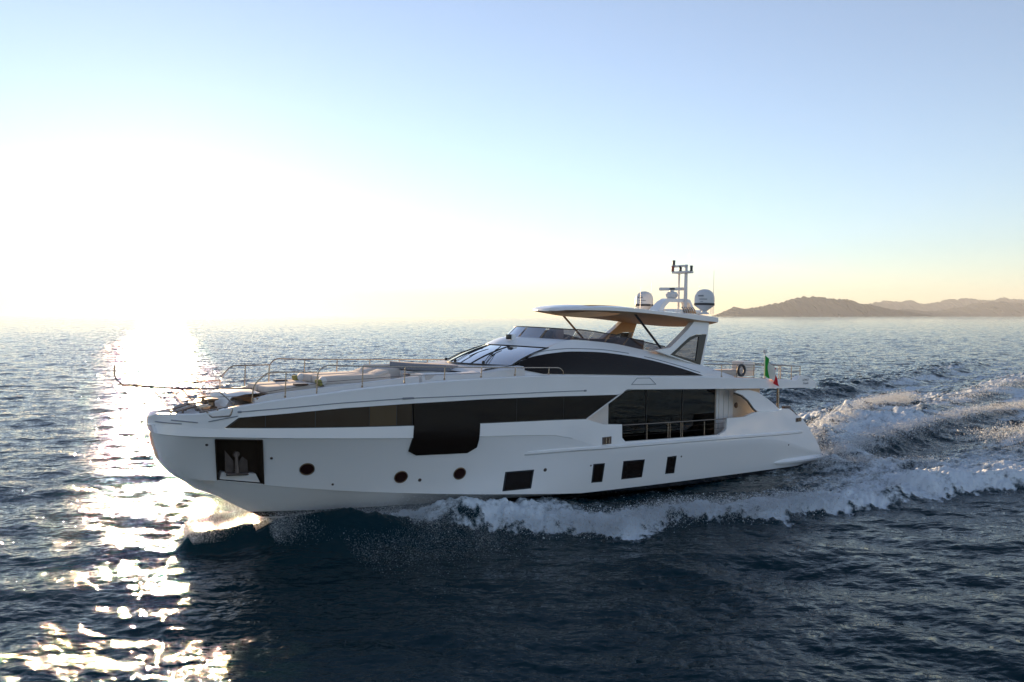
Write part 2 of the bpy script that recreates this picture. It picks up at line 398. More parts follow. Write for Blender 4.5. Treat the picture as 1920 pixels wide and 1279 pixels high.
# window band: black backing with separate panes
wsurf = lambda x, z: (yS(x) * .5 + yB(x) * .5) - .045
band = [(1.86, -.145), (2.22, .165)] + [(x, zWT(x)) for x in (3, 4, 5.14, 6.3, 7.46, 8.7, 9.9, 11.5, 13.2, 14.8, 16.38)] + [(14.72, -.385)] + [(x, zT(x)) for x in (13.2, 11.5, 9.9, 8.7, 7.47, 6.3, 5.16, 4, 3)]
wb = link_bm('window_band', side_panel(band, wsurf, 0, .03), M['frame'], yacht, smooth=40)
cuts = [2.94, 4.36, 6.02, 6.92, 7.46, 9.93, 11.5, 13.6]
cuts = [1.95] + cuts + [16.0]
for i in range(len(cuts) - 1):
    a, b = cuts[i] + .012, cuts[i + 1] - .012
    if i == 5: continue
    if i == 0: poly = [(a, -.12), (2.24, .13), (b, zWT(b) - .02), (b, zT(b) + .03)]
    elif i == len(cuts) - 2: poly = [(a, zT(a) + .03), (a, zWT(a) - .02), (16.25, zWT(16.25) - .02), (14.72, -.345)]
    else:
        m_ = (a + b) / 2; poly = [(a, zT(a) + .03), (a, zWT(a) - .02), (m_, zWT(m_) - .02), (b, zWT(b) - .02), (b, zT(b) + .03), (m_, zT(m_) + .03)]
    o = link_bm('side_window', side_panel(poly, wsurf, .008, .012), M['glass_blind'] if i == 3 else M['glass_warm'] if i < 5 else M['glass'], wb, smooth=40)
# tall dropped window, standing a little proud of the belt
BIG = [(7.46, zWT(7.46)), (9.93, zWT(9.93)), (9.96, -.32), (9.94, -1.15), (9.62, -1.34), (7.74, -1.30), (7.44, -1.14), (7.50, -.28)]
def bigsurf(x, z):
    zb = zBL(x) - .03
    if z >= zb: return yB(x) + .014
    t = (zb - z) / (zb + 1.34); return (yB(x) + .014) * (1 - t) + (hullY(x, -1.34) + .03) * t
bm = side_panel(BIG, bigsurf, .004, .4, .25)
link_bm('tall_side_window', bm, M['glass'], yacht, smooth=40)

# hull windows, portholes and small fittings
for poly in ([(11.31, -2.17), (12.53, -2.18), (12.53, -2.91), (11.33, -2.91)], [(15.23, -2.18), (15.81, -2.19), (15.87, -2.97), (15.31, -2.95)],
             [(16.78, -2.19), (17.98, -2.22), (18.03, -2.99), (16.87, -2.97)], [(19.31, -2.23), (19.88, -2.23), (19.96, -3.01), (19.39, -2.99)]):
    f = link_bm('hull_window', side_panel(poly, hullY, .004, .06), M['frame'], yacht, smooth=40)
    cx = sum(p[0] for p in poly) / 4; cz = sum(p[1] for p in poly) / 4
    link_bm('pane', side_panel([(cx + (x - cx) * (1 - .07 / abs(x - cx)), cz + (z - cz) * (1 - .05 / abs(z - cz))) for x, z in poly], hullY, .009, .02), M['glass'], f, smooth=40)
def hull_frame(x, z, off=0.0):
    e = .05; p = Vector((x, hullY(x, z), z)); tx = (Vector((x + e, hullY(x + e, z), z)) - p).normalized(); tz = (Vector((x, hullY(x, z + e), z + e)) - p).normalized()
    n = tz.cross(tx); n = n if n.y > 0 else -n; n.normalize(); tz = (tz - tx * tz.dot(tx)).normalized()
    m = Matrix((tx, tz, n)).transposed().to_4x4(); m.translation = p + n * off; return m
for x, z in ((4.36, -1.59), (7.40, -2.05), (9.50, -2.08)):
    mt = hull_frame(x, z, -.02); bm = bmesh.new()
    lathe(bm, [(.235, 0), (.235, .035), (.21, .045), (.20, .03), (.20, 0)], 32, mt)
    p = link_bm('porthole', bm, M['bronze'], yacht)
    bm = bmesh.new(); lathe(bm, [(.199, .0), (.199, .026), (.13, .03)], 32, mt); link_bm('pane', bm, M['port_glass'], p)
for x, z, r in ((1.45, -.67, .045), (3.27, -1.17, .045), (5.23, -2.17, .04), (8.08, -2.21, .06), (13.02, -2.23, .07), (15.12, -2.23, .035), (20.19, -2.29, .04), (28.06, -2.40, .04)):
    bm = bmesh.new(); lathe(bm, [(r, -.02), (r, .012), (r * .6, .02), (r * .55, .005)], 14, hull_frame(x, z)); link_bm('drain_fitting', bm, M['galv'], yacht)
for x0, x1, z0, z1 in ((15.50, 15.96, -1.42, -1.14), (28.62, 29.12, -1.32, -1.13)):
    f = link_bm('fairlead_box', side_panel([(x0, z0), (x1, z0 + .01), (x1, z1 + .01), (x0, z1)], hullY, .02, .08), M['galv'], yacht, smooth=40)
    for k in (.35, .65):
        bm = bmesh.new(); xr = x0 + (x1 - x0) * k; tube(bm, [(xr, hullY(xr, z0) + .05, z0 + .03), (xr, hullY(xr, z0) + .05, z1 - .02)], .03, 8); link_bm('roller', bm, M['steel'], f)

# anchor pocket: dark lined recess with a white sill and the anchor housed in it
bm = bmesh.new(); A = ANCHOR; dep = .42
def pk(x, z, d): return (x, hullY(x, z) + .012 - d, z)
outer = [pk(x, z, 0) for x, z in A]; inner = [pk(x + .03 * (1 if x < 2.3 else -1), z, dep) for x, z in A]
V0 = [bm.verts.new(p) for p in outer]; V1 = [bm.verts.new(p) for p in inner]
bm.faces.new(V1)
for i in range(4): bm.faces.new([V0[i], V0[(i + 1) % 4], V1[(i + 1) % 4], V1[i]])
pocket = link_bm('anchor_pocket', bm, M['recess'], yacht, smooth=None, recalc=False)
bm = bmesh.new()
for i in (3, 0, 1):
    tube(bm, [outer[i], outer[(i + 1) % 4]], .022, 8)
link_bm('pocket_rim', bm, M['recess'], pocket)
bm = bmesh.new(); poly_prism(bm, [(2.02, -1.62), (2.94, -1.70), (3.10, -2.0), (1.98, -1.85)], lambda x, z: hullY(x, z) - .02 - .5 * max(0, z + 1.75), lambda x, z: hullY(x, z) - .6)
link_bm('sill', bm, M['gel2'], pocket, smooth=None)
anchor = empty('anchor', yacht)
bm = bmesh.new(); ya = lambda x, z: hullY(2.35, -1.25) - .2 + .1 * (z + 1.2)
poly_prism(bm, [(2.02, -.90), (2.30, -1.26), (2.34, -1.66), (2.08, -1.63)], ya, lambda x, z: ya(x, z) - .06)
poly_prism(bm, [(2.70, -.92), (2.48, -1.28), (2.48, -1.67), (2.76, -1.67)], ya, lambda x, z: ya(x, z) - .06)
link_bm('fluke', bm, M['galv'], anchor, smooth=None)
bm = bmesh.new(); yy = ya(2.3, -1.2) + .03
tube(bm, [(2.37, yy, -1.02), (2.41, yy + .02, -1.63)], [.05, .09], 10); tube(bm, [(2.1, yy - .02, -1.66), (2.76, yy - .02, -1.70)], .055, 10)
lathe(bm, [(.09, -.05), (.11, 0), (.09, .05)], 14, Matrix.Translation((2.37, yy, -1.06)) @ Euler((R(90), 0, 0)).to_matrix().to_4x4())
link_bm('shank', bm, M['galv'], anchor)

# ---------------------------------------------------------------- foredeck
zD = lambda X: zS(X) - .26
rows = []
for X in [.35, .7, 1.2, 1.8, 2.5, 3.3, 4.4, 5.6, 7, 8.5, 10, 11.8]: rows.append([(X, max(yS(X) - .17, .05), zD(X)), (X, yS(X) * .5, zD(X) + .02), (X, 0, zD(X) + .03)])
link_bm('foredeck', grid_bm(rows, mirror=True), M['gel2'], yacht)
# raised coaming round the sun lounge
def yCo(X): return float(np.interp(X, [2.75, 3.5, 5, 6.5, 8.1], [1.42, 1.58, 1.82, 2.0, 2.12]))
zCo = lambda X: float(np.interp(X, [2.75, 3.1, 3.6, 4.45, 5.4, 6.4, 7.1, 8.08], [.70, .80, .87, .96, 1.06, 1.16, 1.23, 1.31]))
rows = []
for X in np.linspace(2.75, 8.08, 14):
    y = yCo(X); z = zCo(X); rows.append([(X, y + .06, zD(X) - .05), (X, y + .01, z - .03), (X, y - .03, z), (X, y - .13, z), (X, y - .15, z - .22)])
bm = grid_bm(rows, mirror=True)
for sg in (1, -1): bm.faces.new([bm.verts.new((p[0], p[1] * sg, p[2])) for p in rows[-1]])
link_bm('coaming', bm, M['gel2'], yacht)
bm = bmesh.new(); box(bm, (5.4, 0, .62), (5.2, 2.9, .2), .02)
link_bm('lounge_floor', bm, M['teak'], yacht)
# white hatch moulding over the windlass locker
bm = bmesh.new()
rows = [[(1.95, y, .42 + .06 * (1 - (y / 1.15) ** 2)) for y in np.linspace(-1.1, 1.1, 9)], [(2.15, y, .72 + .08 * (1 - (y / 1.15) ** 2)) for y in np.linspace(-1.1, 1.1, 9)],
        [(2.55, y, .82 + .08 * (1 - (y / 1.2) ** 2)) for y in np.linspace(-1.2, 1.2, 9)], [(3.0, y, .84 + .04 * (1 - (y / 1.2) ** 2)) for y in np.linspace(-1.2, 1.2, 9)], [(3.2, y, .6) for y in np.linspace(-1.2, 1.2, 9)]]
grid_bm(rows, bm); link_bm('locker_hatch', bm, M['gel2'], yacht)
for sg in (1, -1):
    bm = bmesh.new(); lathe(bm, [(.16, 0), (.17, .05), (.10, .09), (.085, .2), (.12, .25), (.2, .27), (.2, .31), (.06, .33)], 20, Matrix.Translation((1.75, sg * .42, .34)))
    wl = link_bm('windlass', bm, M['bronze'], yacht)
    bm = bmesh.new(); box(bm, (1.5, sg * .42, .38), (.45, .28, .2), .05); tube(bm, [(1.3, sg * .42, .45), (.75, sg * .3, .3)], .05, 8); link_bm('chain_stopper', bm, M['steel'], wl)
for x, y in ((1.1, .75), (1.1, -.75), (.75, .12), (1.95, 1.15), (1.95, -1.15)):
    bm = bmesh.new()
    for d in (-.09, .09): tube(bm, [(x + d, y, zD(x)), (x + d, y, zD(x) + .17)], .035, 8)
    tube(bm, [(x - .2, y, zD(x) + .17), (x + .2, y, zD(x) + .17)], .03, 8); link_bm('cleat', bm, M['steel'], yacht)
# steel trimmed mooring opening in the bulwark
bm = bmesh.new()
P = [(1.38, .36), (1.50, .19), (1.98, .22), (2.05, .46)]; tube(bm, fillet([(x, yS(x) - .03, z) for x, z in P], .06), .028, 8)
tube(bm, [(1.2, yS(1.2) - .06, .33), (2.1, yS(2.1) - .05, .53)], .022, 8)
for x in (1.66, 1.86): tube(bm, [(x, yS(x) - .05, .2), (x, yS(x) - .05, .44)], .028, 8)
link_bm('mooring_chock', bm, M['steel'], yacht)

# sun pads, tables, sofa (built in)
def pad(name, cx, cy, cz, sx, sy, sz, m='cush', label=None, bev=.06, rot=None):
    bm = bmesh.new(); box(bm, (cx, cy, cz), (sx, sy, sz), bev, rot, seg=3); o = link_bm(name, bm, M[m], yacht, smooth=50)
    if label: o['label'] = label
    return o
for sg in (1, -1):
    pad('sun_pad', 4.15, sg * .56, .91, 1.75, .92, .22, rot=(0, R(-2), 0)); pad('sun_pad', 6.35, sg * .56, 1.18, 2.5, .95, .26, rot=(0, R(-1.5), 0))
    pad('pad_base', 6.35, sg * .56, .95, 2.4, .9, .25, 'gel2', bev=.02); pad('pad_base', 4.2, sg * .56, .75, 1.6, .86, .12, 'gel2', bev=.02)
    pad('headrest', 7.25, sg * .6, 1.33, .55, .9, .12, rot=(0, R(-18), 0))
pad('lounge_sofa', 8.5, -1.0, 1.22, 1.5, .7, .40, 'cush'); pad('sofa_back', 8.5, -1.45, 1.38, 1.5, .22, .3, 'cush')
pad('bow_sun_bed', 9.95, -.5, 1.46, 2.3, 1.9, .26, 'cushd', rot=(0, R(3), 0)); pad('bed_base', 9.95, -.5, 1.2, 2.2, 1.8, .3, 'gel2', bev=.02)
bm = bmesh.new(); lathe(bm, [(.50, 0), (.53, .015), (.53, .04), (.50, .05)], 30, Matrix.Translation((8.65, 1.05, 1.28))); t = link_bm('lounge_table', bm, M['wood'], yacht)
bm = bmesh.new(); tube(bm, [(8.65, 1.05, .8), (8.65, 1.05, 1.28)], .05, 10); link_bm('table_leg', bm, M['steel'], t)
# moulded locker run from the lounge to the foot of the windshield
rows = []
for X in np.linspace(8.2, 12.2, 10):
    y = float(np.interp(X, [8.2, 10, 11, 12.2], [2.12, 2.35, 2.5, 2.68])); z = float(np.interp(X, [8.2, 9.7, 10.6, 11.3, 12.2], [1.37, 1.38, 1.42, 1.52, 1.62])); rows.append([(X, y + .1, zD(X) - .05), (X, y + .02, z - .05), (X, y - .05, z), (X, y - .5, z + .01), (X, max(y - .9, .1), z - .02 if X < 10.5 else z + .03)])
bm = grid_bm(rows, mirror=True)
for sg in (1, -1): bm.faces.new([bm.verts.new((p[0], p[1] * sg, p[2])) for p in rows[0]] + [bm.verts.new((8.2, 1.2 * sg, .8))])
rows2 = []
for X in (10.4, 10.8, 11.3, 11.9): rows2.append([(X, y, float(np.interp(X, [10.4, 10.8, 11.9], [1.35, 1.52, 1.62])) + .03 * (1 - (y / 2.3) ** 2)) for y in np.linspace(-2.2, 2.2, 11)])
grid_bm(rows2, bm)
link_bm('deckhouse_front', bm, M['gel2'], yacht)
pad('locker_cushion', 8.55, 2.1, 1.26, .5, .2, .2, 'cush')

# rails
def rail(name, paths, stans, r=.022, rs=.019, mid=None):
    bm = bmesh.new()
    for p in paths: tube(bm, fillet(p, .16), r, 8)
    o = link_bm(name, bm, M['steel'], yacht)
    for a, b in stans:
        bm = bmesh.new(); tube(bm, [a, b], rs, 8); lathe(bm, [(.035, 0), (.035, .05), (rs, .07)], 10, Matrix.Translation(a)); link_bm('stanchion', bm, M['steel'], o)
    for p in (mid or []):
        bm = bmesh.new(); tube(bm, p, .008, 5); link_bm('rail_wire', bm, M['steel'], o)
    return o
yR = pchip([2.0, 2.6, 4.4, 5.8, 7.2, 8.66, 10, 11.45, 13, 13.64], [1.55, 1.745, 2.21, 2.47, 2.71, 2.85, 2.98, 3.1, 3.19, 3.22])
zR = lambda X: zS(X) + .02
for sg in (1, -1):
    Y = lambda X: sg * yR(X)
    rail('side_rail', [[(2.57, Y(2.57), zR(2.57)), (2.60, Y(2.6), 1.13), (2.99, Y(2.99), 1.53), (4.42, Y(4.42), 1.525)],
                       [(4.41, Y(4.41), zR(4.41)), (4.43, Y(4.43), 1.55), (4.68, Y(4.68), 1.745), (5.84, Y(5.84), 1.70), (7.23, Y(7.23), 1.675), (8.66, Y(8.66), 1.655), (10.07, Y(10.07), 1.63), (11.45, Y(11.45), 1.61), (12.93, Y(12.93), 1.59), (13.48, Y(13.48), 1.58), (13.63, Y(13.63), 1.44), (13.64, Y(13.64), zR(13.64))]],
         [((x, Y(x), zR(x)), (x + .02, Y(x), zt_)) for x, zt_ in ((3.49, 1.53), (5.82, 1.70), (7.21, 1.675), (8.66, 1.655), (10.07, 1.63), (11.46, 1.61), (12.95, 1.59))],
         mid=[[(2.6, Y(2.6), .86), (4.42, Y(4.42), 1.17)], [(4.43, Y(4.43), 1.2), (7.23, Y(7.23), 1.38), (10.07, Y(10.07), 1.44)]])
bow = [(2.57, yR(2.57), 1.04), (1.58, 1.49, 1.05), (.75, .95, 1.02), (.2, .45, 1.05), (-.45, .12, 1.10), (-.66, 0.06, 1.10)]
rail('bow_pulpit', [bow, [(x, -y, z) for x, y, z in bow], [(-.66, 0, 1.10), (-.88, 0, 1.34), (-.88, 0, 1.68)]],
     [((2.06, 1.62, .58), (1.58, 1.49, 1.05)), ((2.06, -1.62, .58), (1.58, -1.49, 1.05)), ((1.32, 1.2, .30), (.75, .95, 1.02)), ((1.32, -1.2, .30), (.75, -.95, 1.02)), ((.62, .3, .26), (.05, .33, 1.06))], r=.023, rs=.019,
     mid=[[(2.57, yR(2.57), .8), (1.75, 1.52, .8), (.95, 1.03, .72)], [(2.57, -yR(2.57), .8), (1.75, -1.52, .8), (.95, -1.03, .72)]])

# ---------------------------------------------------------------- wheelhouse and flybridge
zTop = pchip([11.0, 12.0, 13.8, 14.4, 15, 15.9, 17.4, 19.0, 20.1, 21.3, 22.4, 24.2], [1.45, 1.6, 2.30, 2.50, 2.60, 2.57, 2.46, 2.22, 2.05, 1.78, 1.52, 1.02])
yTop = pchip([11.0, 12.0, 13.8, 15, 18, 20.1, 21.5, 24.2], [2.1, 2.14, 2.12, 2.02, 2.05, 2.2, 2.45, 3.0])
yBase = pchip([11.0, 12.0, 13.0, 15, 20, 24.2], [2.45, 2.62, 2.72, 2.76, 2.82, 3.1])
def whY(x, z):
    zb, zt = zS(x) - .1, zTop(x); t = min(max((z - zb) / max(zt - zb, .05), 0), 1)
    return yBase(x) + (yTop(x) - yBase(x)) * (t ** 1.8 * .75 + t * .25)
rows = []
for X in np.concatenate([np.linspace(11, 14.4, 14), np.linspace(14.8, 24.2, 26)]):
    zb, zt = zS(X) - .1, zTop(X); r = [(X, whY(X, zb + (zt - zb) * f), zb + (zt - zb) * f) for f in (0, .15, .3, .5, .7, .85, .95, 1)]
    r += [(X, yTop(X) - .06, zt + .01), (X, yTop(X) - .13, zt - .01)]
    if X > 14: r += [(X, yTop(X) - .18, zt - .5)]
    else: r += [(X, yTop(X) - .15, zt - .03)]
    rows.append(r)
link_bm('wheelhouse_side', grid_bm(rows, mirror=True), M['gel'], yacht, smooth=35)
# lens-shaped side windows
lz = pchip([11.95, 12.9, 13.82, 14.77, 16.11, 17.53, 19.04, 20.64, 22.1], [1.57, 1.93, 2.09, 2.155, 2.13, 2.01, 1.80, 1.47, 1.09])
up = [(x, lz(x)) for x in np.linspace(11.95, 22.1, 26)]
LENS = up + [(20, 1.13), (17.5, 1.20), (15, 1.28), (13.1, 1.33), (12.5, 1.44)]
for sg in (1, -1):
    bm = side_panel(LENS, whY, .035, .05, .25)
    if sg < 0:
        for v in bm.verts: v.co.y = -v.co.y
        bmesh.ops.reverse_faces(bm, faces=bm.faces[:])
    link_bm('wheelhouse_window', bm, M['glass'], yacht, smooth=40)
bm = bmesh.new(); tube(bm, [(x, whY(x, z) + .004, z) for x, z in [(a, lz(a) + .11) for a in np.linspace(13.0, 18.0, 20)]], .016, 6); box(bm, (13.1, whY(13.1, 2.1), lz(13.1) + .10), (.35, .05, .05), .02, rot=(0, R(-14), 0))
tube(bm, [(x, whY(x, z) + .004, z) for x, z in [(a, lz(a) + .10) for a in np.linspace(18.9, 22.0, 12)]], .018, 6)
link_bm('wheelhouse_groove', bm, M['groove'], yacht)
# raked windshield
def wsb(s): return Vector((11.0 + 1.0 * s * s, 2.14 * s, 1.63 - .02 * s * s))
def wst(s): return Vector((13.0 + .8 * s * s, 2.12 * s, 2.34 - .05 * s * s))
S = np.linspace(-1, 1, 25)
rows = [[tuple(wsb(s) * (1 - t) + wst(s) * t + Vector((-.05, 0, .05)) * 4 * t * (1 - t)) for s in S] for t in np.linspace(0, 1, 7)]
ws = link_bm('windshield', grid_bm(rows), M['shield'], yacht)
bm = bmesh.new()
for s in (-1, -.34, .34, 1): tube(bm, [tuple(wsb(s) * (1 - t) + wst(s) * t + Vector((-.055, 0, .055)) * 4 * t * (1 - t)) for t in np.linspace(0, 1, 7)], .028, 6)
tube(bm, [tuple(wst(s)) for s in S], .035, 6); tube(bm, [tuple(wsb(s)) for s in S], .03, 6)
link_bm('windshield_frame', bm, M['frame'], ws)
for s0, s1 in ((-.66, -.42), (-.02, -.1), (.62, .35)):
    bm = bmesh.new(); a = wsb(s0) + Vector((-.08, 0, .06)); b = wsb(s1) * .35 + wst(s1) * .65 + Vector((-.09, 0, .10))
    tube(bm, [a, a * .5 + b * .5 + Vector((-.03, 0, .03)), b], .016, 6); tube(bm, [a + Vector((.03, .1, .0)), a * .5 + b * .5 + Vector((0, .09, .03)), b * .92 + a * .08], .012, 6)
    tube(bm, [b * .55 + a * .45 + Vector((0, -.05, 0)), b * 1.25 - a * .25 + Vector((-.02, .1, -.02))], .022, 6); lathe(bm, [(.06, -.03), (.06, .06), (.03, .09)], 12, Matrix.Translation(a)); link_bm('wiper', bm, M['frame'], ws)
# helm inside
bm = bmesh.new(); box(bm, (13.6, 0, 1.45), (.5, 3.4, .6), .1); link_bm('helm_console', bm, M['frame'], yacht)
for y in (-.8, .3, 1.2):
    bm = bmesh.new(); box(bm, (14.5, y, 1.55), (.5, .55, .14), .05); box(bm, (14.75, y, 1.9), (.14, .5, .7), .06, rot=(0, R(8), 0)); link_bm('helm_seat', bm, M['cush'], yacht)
bm = bmesh.new(); box(bm, (16, 0, 1.1), (9, 4.6, .06), 0); box(bm, (18.5, 0, 1.6), (.1, 4.4, 1.0), 0); link_bm('wheelhouse_floor', bm, M['wood'], yacht)
# brow over the windshield, rising to the foot of the flybridge screen
def fsb(s): return Vector((13.6 + 1.5 * s * s, 2.0 * s, 2.68 - .09 * s * s))
rows = []
for t in np.linspace(0, 1, 7):
    rows.append([tuple(wst(s) * (1 - t) + fsb(s) * t + Vector((0, 0, .06)) * 4 * t * (1 - t) + Vector((-.06, 0, .015)) * (1 - t)) for s in S])
rows.append([tuple(fsb(s) + Vector((.3, -.2 * s, -.02))) for s in S])
link_bm('brow', grid_bm(rows), M['gel'], yacht, smooth=40)
bm = bmesh.new()
rows = [[(X, y, zTop(X) - .08) for y in np.linspace(-yTop(X) + .1, yTop(X) - .1, 5)] for X in np.linspace(15.0, 22, 8)]
rows = [[(X, y, min(zTop(X) - .45, 2.0)) for y in np.linspace(-yTop(X) + .1, yTop(X) - .1, 5)] for X in np.linspace(13.9, 22, 8)]
grid_bm(rows, bm); link_bm('flybridge_floor', bm, M['teak'], yacht)
# flybridge wind screen: smoked panes between raked posts
def scr(u):                # u in -1..1 runs from the starboard end round the front to the port end
    a = abs(u); sg = 1 if u >= 0 else -1
    if a < .3: s = u / .3; b = fsb(s); hgt = .36
    else:
        X = 15.1 + (a - .3) / .7 * 5.0; b = Vector((X, sg * (yTop(X) - .02), zTop(X) + .01)); hgt = .36 if X < 16 else .36 - .08 * (X - 16) / 4
    return b, Vector((b.x + .45, b.y * .94, b.z + hgt + (.05 if a < .3 else .05 * max(0, 1 - (a - .3) * 5))))
knots = [-1, -.86, -.7, -.55, -.42, -.3, -.18, -.06, .06, .18, .3, .42, .55, .7, .86, 1]
sc = empty('wind_screen', yacht)
for i in range(len(knots) - 1):
    uu = np.linspace(knots[i] + .006, knots[i + 1] - .006, 5); bm = grid_bm([[tuple(scr(u)[0]) for u in uu], [tuple(scr(u)[1]) for u in uu]])
    link_bm('screen_pane', bm, M['smoke'], sc)
bm = bmesh.new(); tube(bm, [tuple(scr(u)[1]) for u in np.linspace(-1, 1, 61)], .022, 6); link_bm('screen_top_rail', bm, M['frame'], sc)
for u in knots:
    bm = bmesh.new(); tube(bm, [tuple(scr(u)[0]), tuple(scr(u)[1])], .018, 6); link_bm('screen_post', bm, M['steel'], sc)
# flybridge furniture just visible over the coaming
pad('fly_sofa', 17.2, 1.3, 2.4, 1.6, .8, .5, 'cushd'); pad('fly_sofa', 19.0, 1.2, 2.42, 1.2, 1.0, .5, 'cushd', rot=(0, R(5), 0))
pad('fly_helm', 15.3, -.5, 2.6, .7, 1.6, .75, 'frame', bev=.15); pad('fly_seat', 16.3, -.4, 2.65, .5, .6, .8, 'cush', bev=.15)
# search light on the brow
bm = bmesh.new(); lathe(bm, [(.09, 0), (.11, .05), (.07, .09), (.06, .2)], 14, Matrix.Translation((13.28, .45, 2.38)))
sl = link_bm('search_light', bm, M['gel'], yacht)
bm = bmesh.new(); box(bm, (13.32, .45, 2.66), (.2, .2, .24), .05); link_bm('lamp_housing', bm, M['gel'], sl)
bm = bmesh.new(); box(bm, (13.16, .38, 2.67), (.12, .22, .2), .02); link_bm('lamp_face', bm, M['frame'], sl)

# arch legs with glazed triangular openings
OUT = [(19.35, 2.20), (20.35, 2.32), (21.0, 2.72), (21.65, 3.15), (22.1, 3.50), (23.12, 3.47), (22.85, 2.60), (22.42, 1.46), (21.3, 1.72)]
INN = [(20.30, 1.99), (20.75, 2.25), (21.2, 2.52), (21.7, 2.80), (22.2, 2.925), (22.88, 2.93), (22.65, 2.35), (22.28, 1.52), (21.3, 1.76)]
def arY(x, z): return 2.62 - .12 * (z - 1.5)
for sg in (1, -1):
    bm = bmesh.new(); n = len(OUT); fa = []
    ring = [[bm.verts.new((x, sg * (arY(x, z) - d), z)) for x, z in P] for P, d in ((OUT, 0), (INN, 0), (INN, .28), (OUT, .28))]
    for i in range(n):
        j = (i + 1) % n
        for a, b in ((0, 1), (1, 2), (2, 3), (3, 0)):
            f = bm.faces.new([ring[a][i], ring[a][j], ring[b][j], ring[b][i]]); f.material_index = 1 if a == 2 else 0
    leg = link_bm('arch_leg', bm, [M['gel'], M['tan']], yacht, smooth=25)
    P2 = [(20.62, 2.02), (21.3, 2.42), (21.75, 2.66), (22.2, 2.80), (22.32, 2.80), (21.98, 1.72)]
    dark = INN; bm = bmesh.new(); k = 6
    PO = [(20.36, 2.0), (21.2, 2.50), (21.7, 2.78), (22.2, 2.905), (22.86, 2.91), (22.27, 1.55)]
    r2 = [[bm.verts.new((x, sg * (arY(x, z) - d), z)) for x, z in P] for P, d in ((PO, -.006), (P2, -.006), (P2, .05), (PO, .05))]
    for i in range(k):
        j = (i + 1) % k
        for a, b in ((0, 1), (1, 2), (2, 3), (3, 0)): bm.faces.new([r2[a][i], r2[a][j], r2[b][j], r2[b][i]])
    fr = link_bm('arch_window', bm, M['frame'], leg, smooth=None)
    bm = bmesh.new(); bm.faces.new([bm.verts.new((x, sg * (arY(x, z) - .03), z)) for x, z in P2]); link_bm('pane', bm, M['smoke'], fr)
# hard top with an open roof panel
def htw(X): 
    t = min(max((X - 15.55) / 2.4, 0), 1); return 2.72 * (1 - (1 - t) ** 2.4) ** .55 if t < 1 else 2.72 - .02 * (X - 17.5)
hte = pchip([15.55, 16.0, 16.6, 17.5, 19, 21.9, 23.5], [3.81, 3.93, 4.0, 4.0, 3.92, 3.83, 3.74])
htb = pchip([15.55, 16.0, 16.6, 17.5, 19, 20.4, 22.3, 23.5], [3.79, 3.80, 3.80, 3.78, 3.735, 3.66, 3.52, 3.47])
HX = [15.55, 15.59, 15.67, 15.82, 16.02, 16.28, 16.6, 17.0, 17.5, 18.1, 18.5, 19.2, 20, 21, 22, 23, 23.5]; HV = np.linspace(-1, 1, 15)
top = [[(X, htw(X) * v, hte(X) + .10 * (1 - v * v) - .04 * abs(v) ** 10) for v in HV] for X in HX]
bot = [[(X, htw(X) * v, htb(X) - .22 * (1 - v * v) ** .8 * min(1, (X - 15.55) / 2) + .02 * abs(v) ** 10) for v in HV] for X in HX]
bm = bmesh.new(); nv = len(HV); T = [[bm.verts.new(p) for p in r] for r in top]; B = [[bm.verts.new(p) for p in r] for r in bot]
def hole(i, j): return 5 <= i < 8 and 2 <= j < 13
for i in range(len(HX) - 1):
    for j in range(nv - 1):
        if hole(i, j): continue
        bm.faces.new([T[i][j], T[i][j + 1], T[i + 1][j + 1], T[i + 1][j]])
        f = bm.faces.new([B[i][j], B[i + 1][j], B[i + 1][j + 1], B[i][j + 1]]); f.material_index = 1
for i in range(len(HX) - 1):
    for j in (0, nv - 1): bm.faces.new([T[i][j], T[i + 1][j], B[i + 1][j], B[i][j]])
for j in range(nv - 1):
    for i in (0, len(HX) - 1): bm.faces.new([T[i][j], T[i][j + 1], B[i][j + 1], B[i][j]])
for i in range(5, 8):
    for j in (2, 13): bm.faces.new([T[i][j], T[i + 1][j], B[i + 1][j], B[i][j]]).material_index = 1
for j in range(2, 13):
    for i in (5, 8): bm.faces.new([T[i][j], T[i][j + 1], B[i][j + 1], B[i][j]]).material_index = 1
bmesh.ops.recalc_face_normals(bm, faces=bm.faces[:])
hardtop = link_bm('hardtop', bm, [M['gel'], M['tan']], yacht, smooth=40)
for sg in (1, -1):
    bm = bmesh.new(); tube(bm, [(18.25, sg * 2.35, 3.76), (20.3, sg * 2.3, 2.02)], .05, 8); link_bm('strut', bm, M['frame'] if sg > 0 else M['bronze'], hardtop)

# radar arch, mast, domes, aerials
bm = bmesh.new()
rows = []
for p, a, b in (((22.0, 3.88), .3, .12), ((22.5, 4.35), .22, .10), ((22.8, 4.52), .2, .08), ((24.0, 4.55), .2, .08), ((24.35, 4.5), .25, .10), ((24.7, 3.85), .34, .14)):
    rows.append([(p[0] - b, -a, p[1] - b * .3), (p[0] - b * .4, -a, p[1] + b), (p[0] - b * .4, a, p[1] + b), (p[0] - b, a, p[1] - b * .3), (p[0] + b, a, p[1] - b), (p[0] + b, -a, p[1] - b)])
grid_bm(rows, bm, wrap=True)
box(bm, (23.6, .3, 3.98), (2.2, .9, .22), .08); ra = link_bm('radar_arch', bm, M['gel'], hardtop, smooth=40)
bm = bmesh.new()
for k in range(6): tube(bm, [(23.3 + k * .16, .78, 3.92), (23.2 + k * .16, .80, 4.08), (23.3 + k * .16, .6, 4.2)], .03, 6)
link_bm('horn', bm, M['steel'], ra)
bm = bmesh.new(); lathe(bm, [(.16, 0), (.26, .08), (.30, .22), (.24, .32), (.1, .36), (.1, .42)], 20, Matrix.Translation((23.25, 0, 4.60))); rd = link_bm('radar_scanner', bm, M['dome'], hardtop)
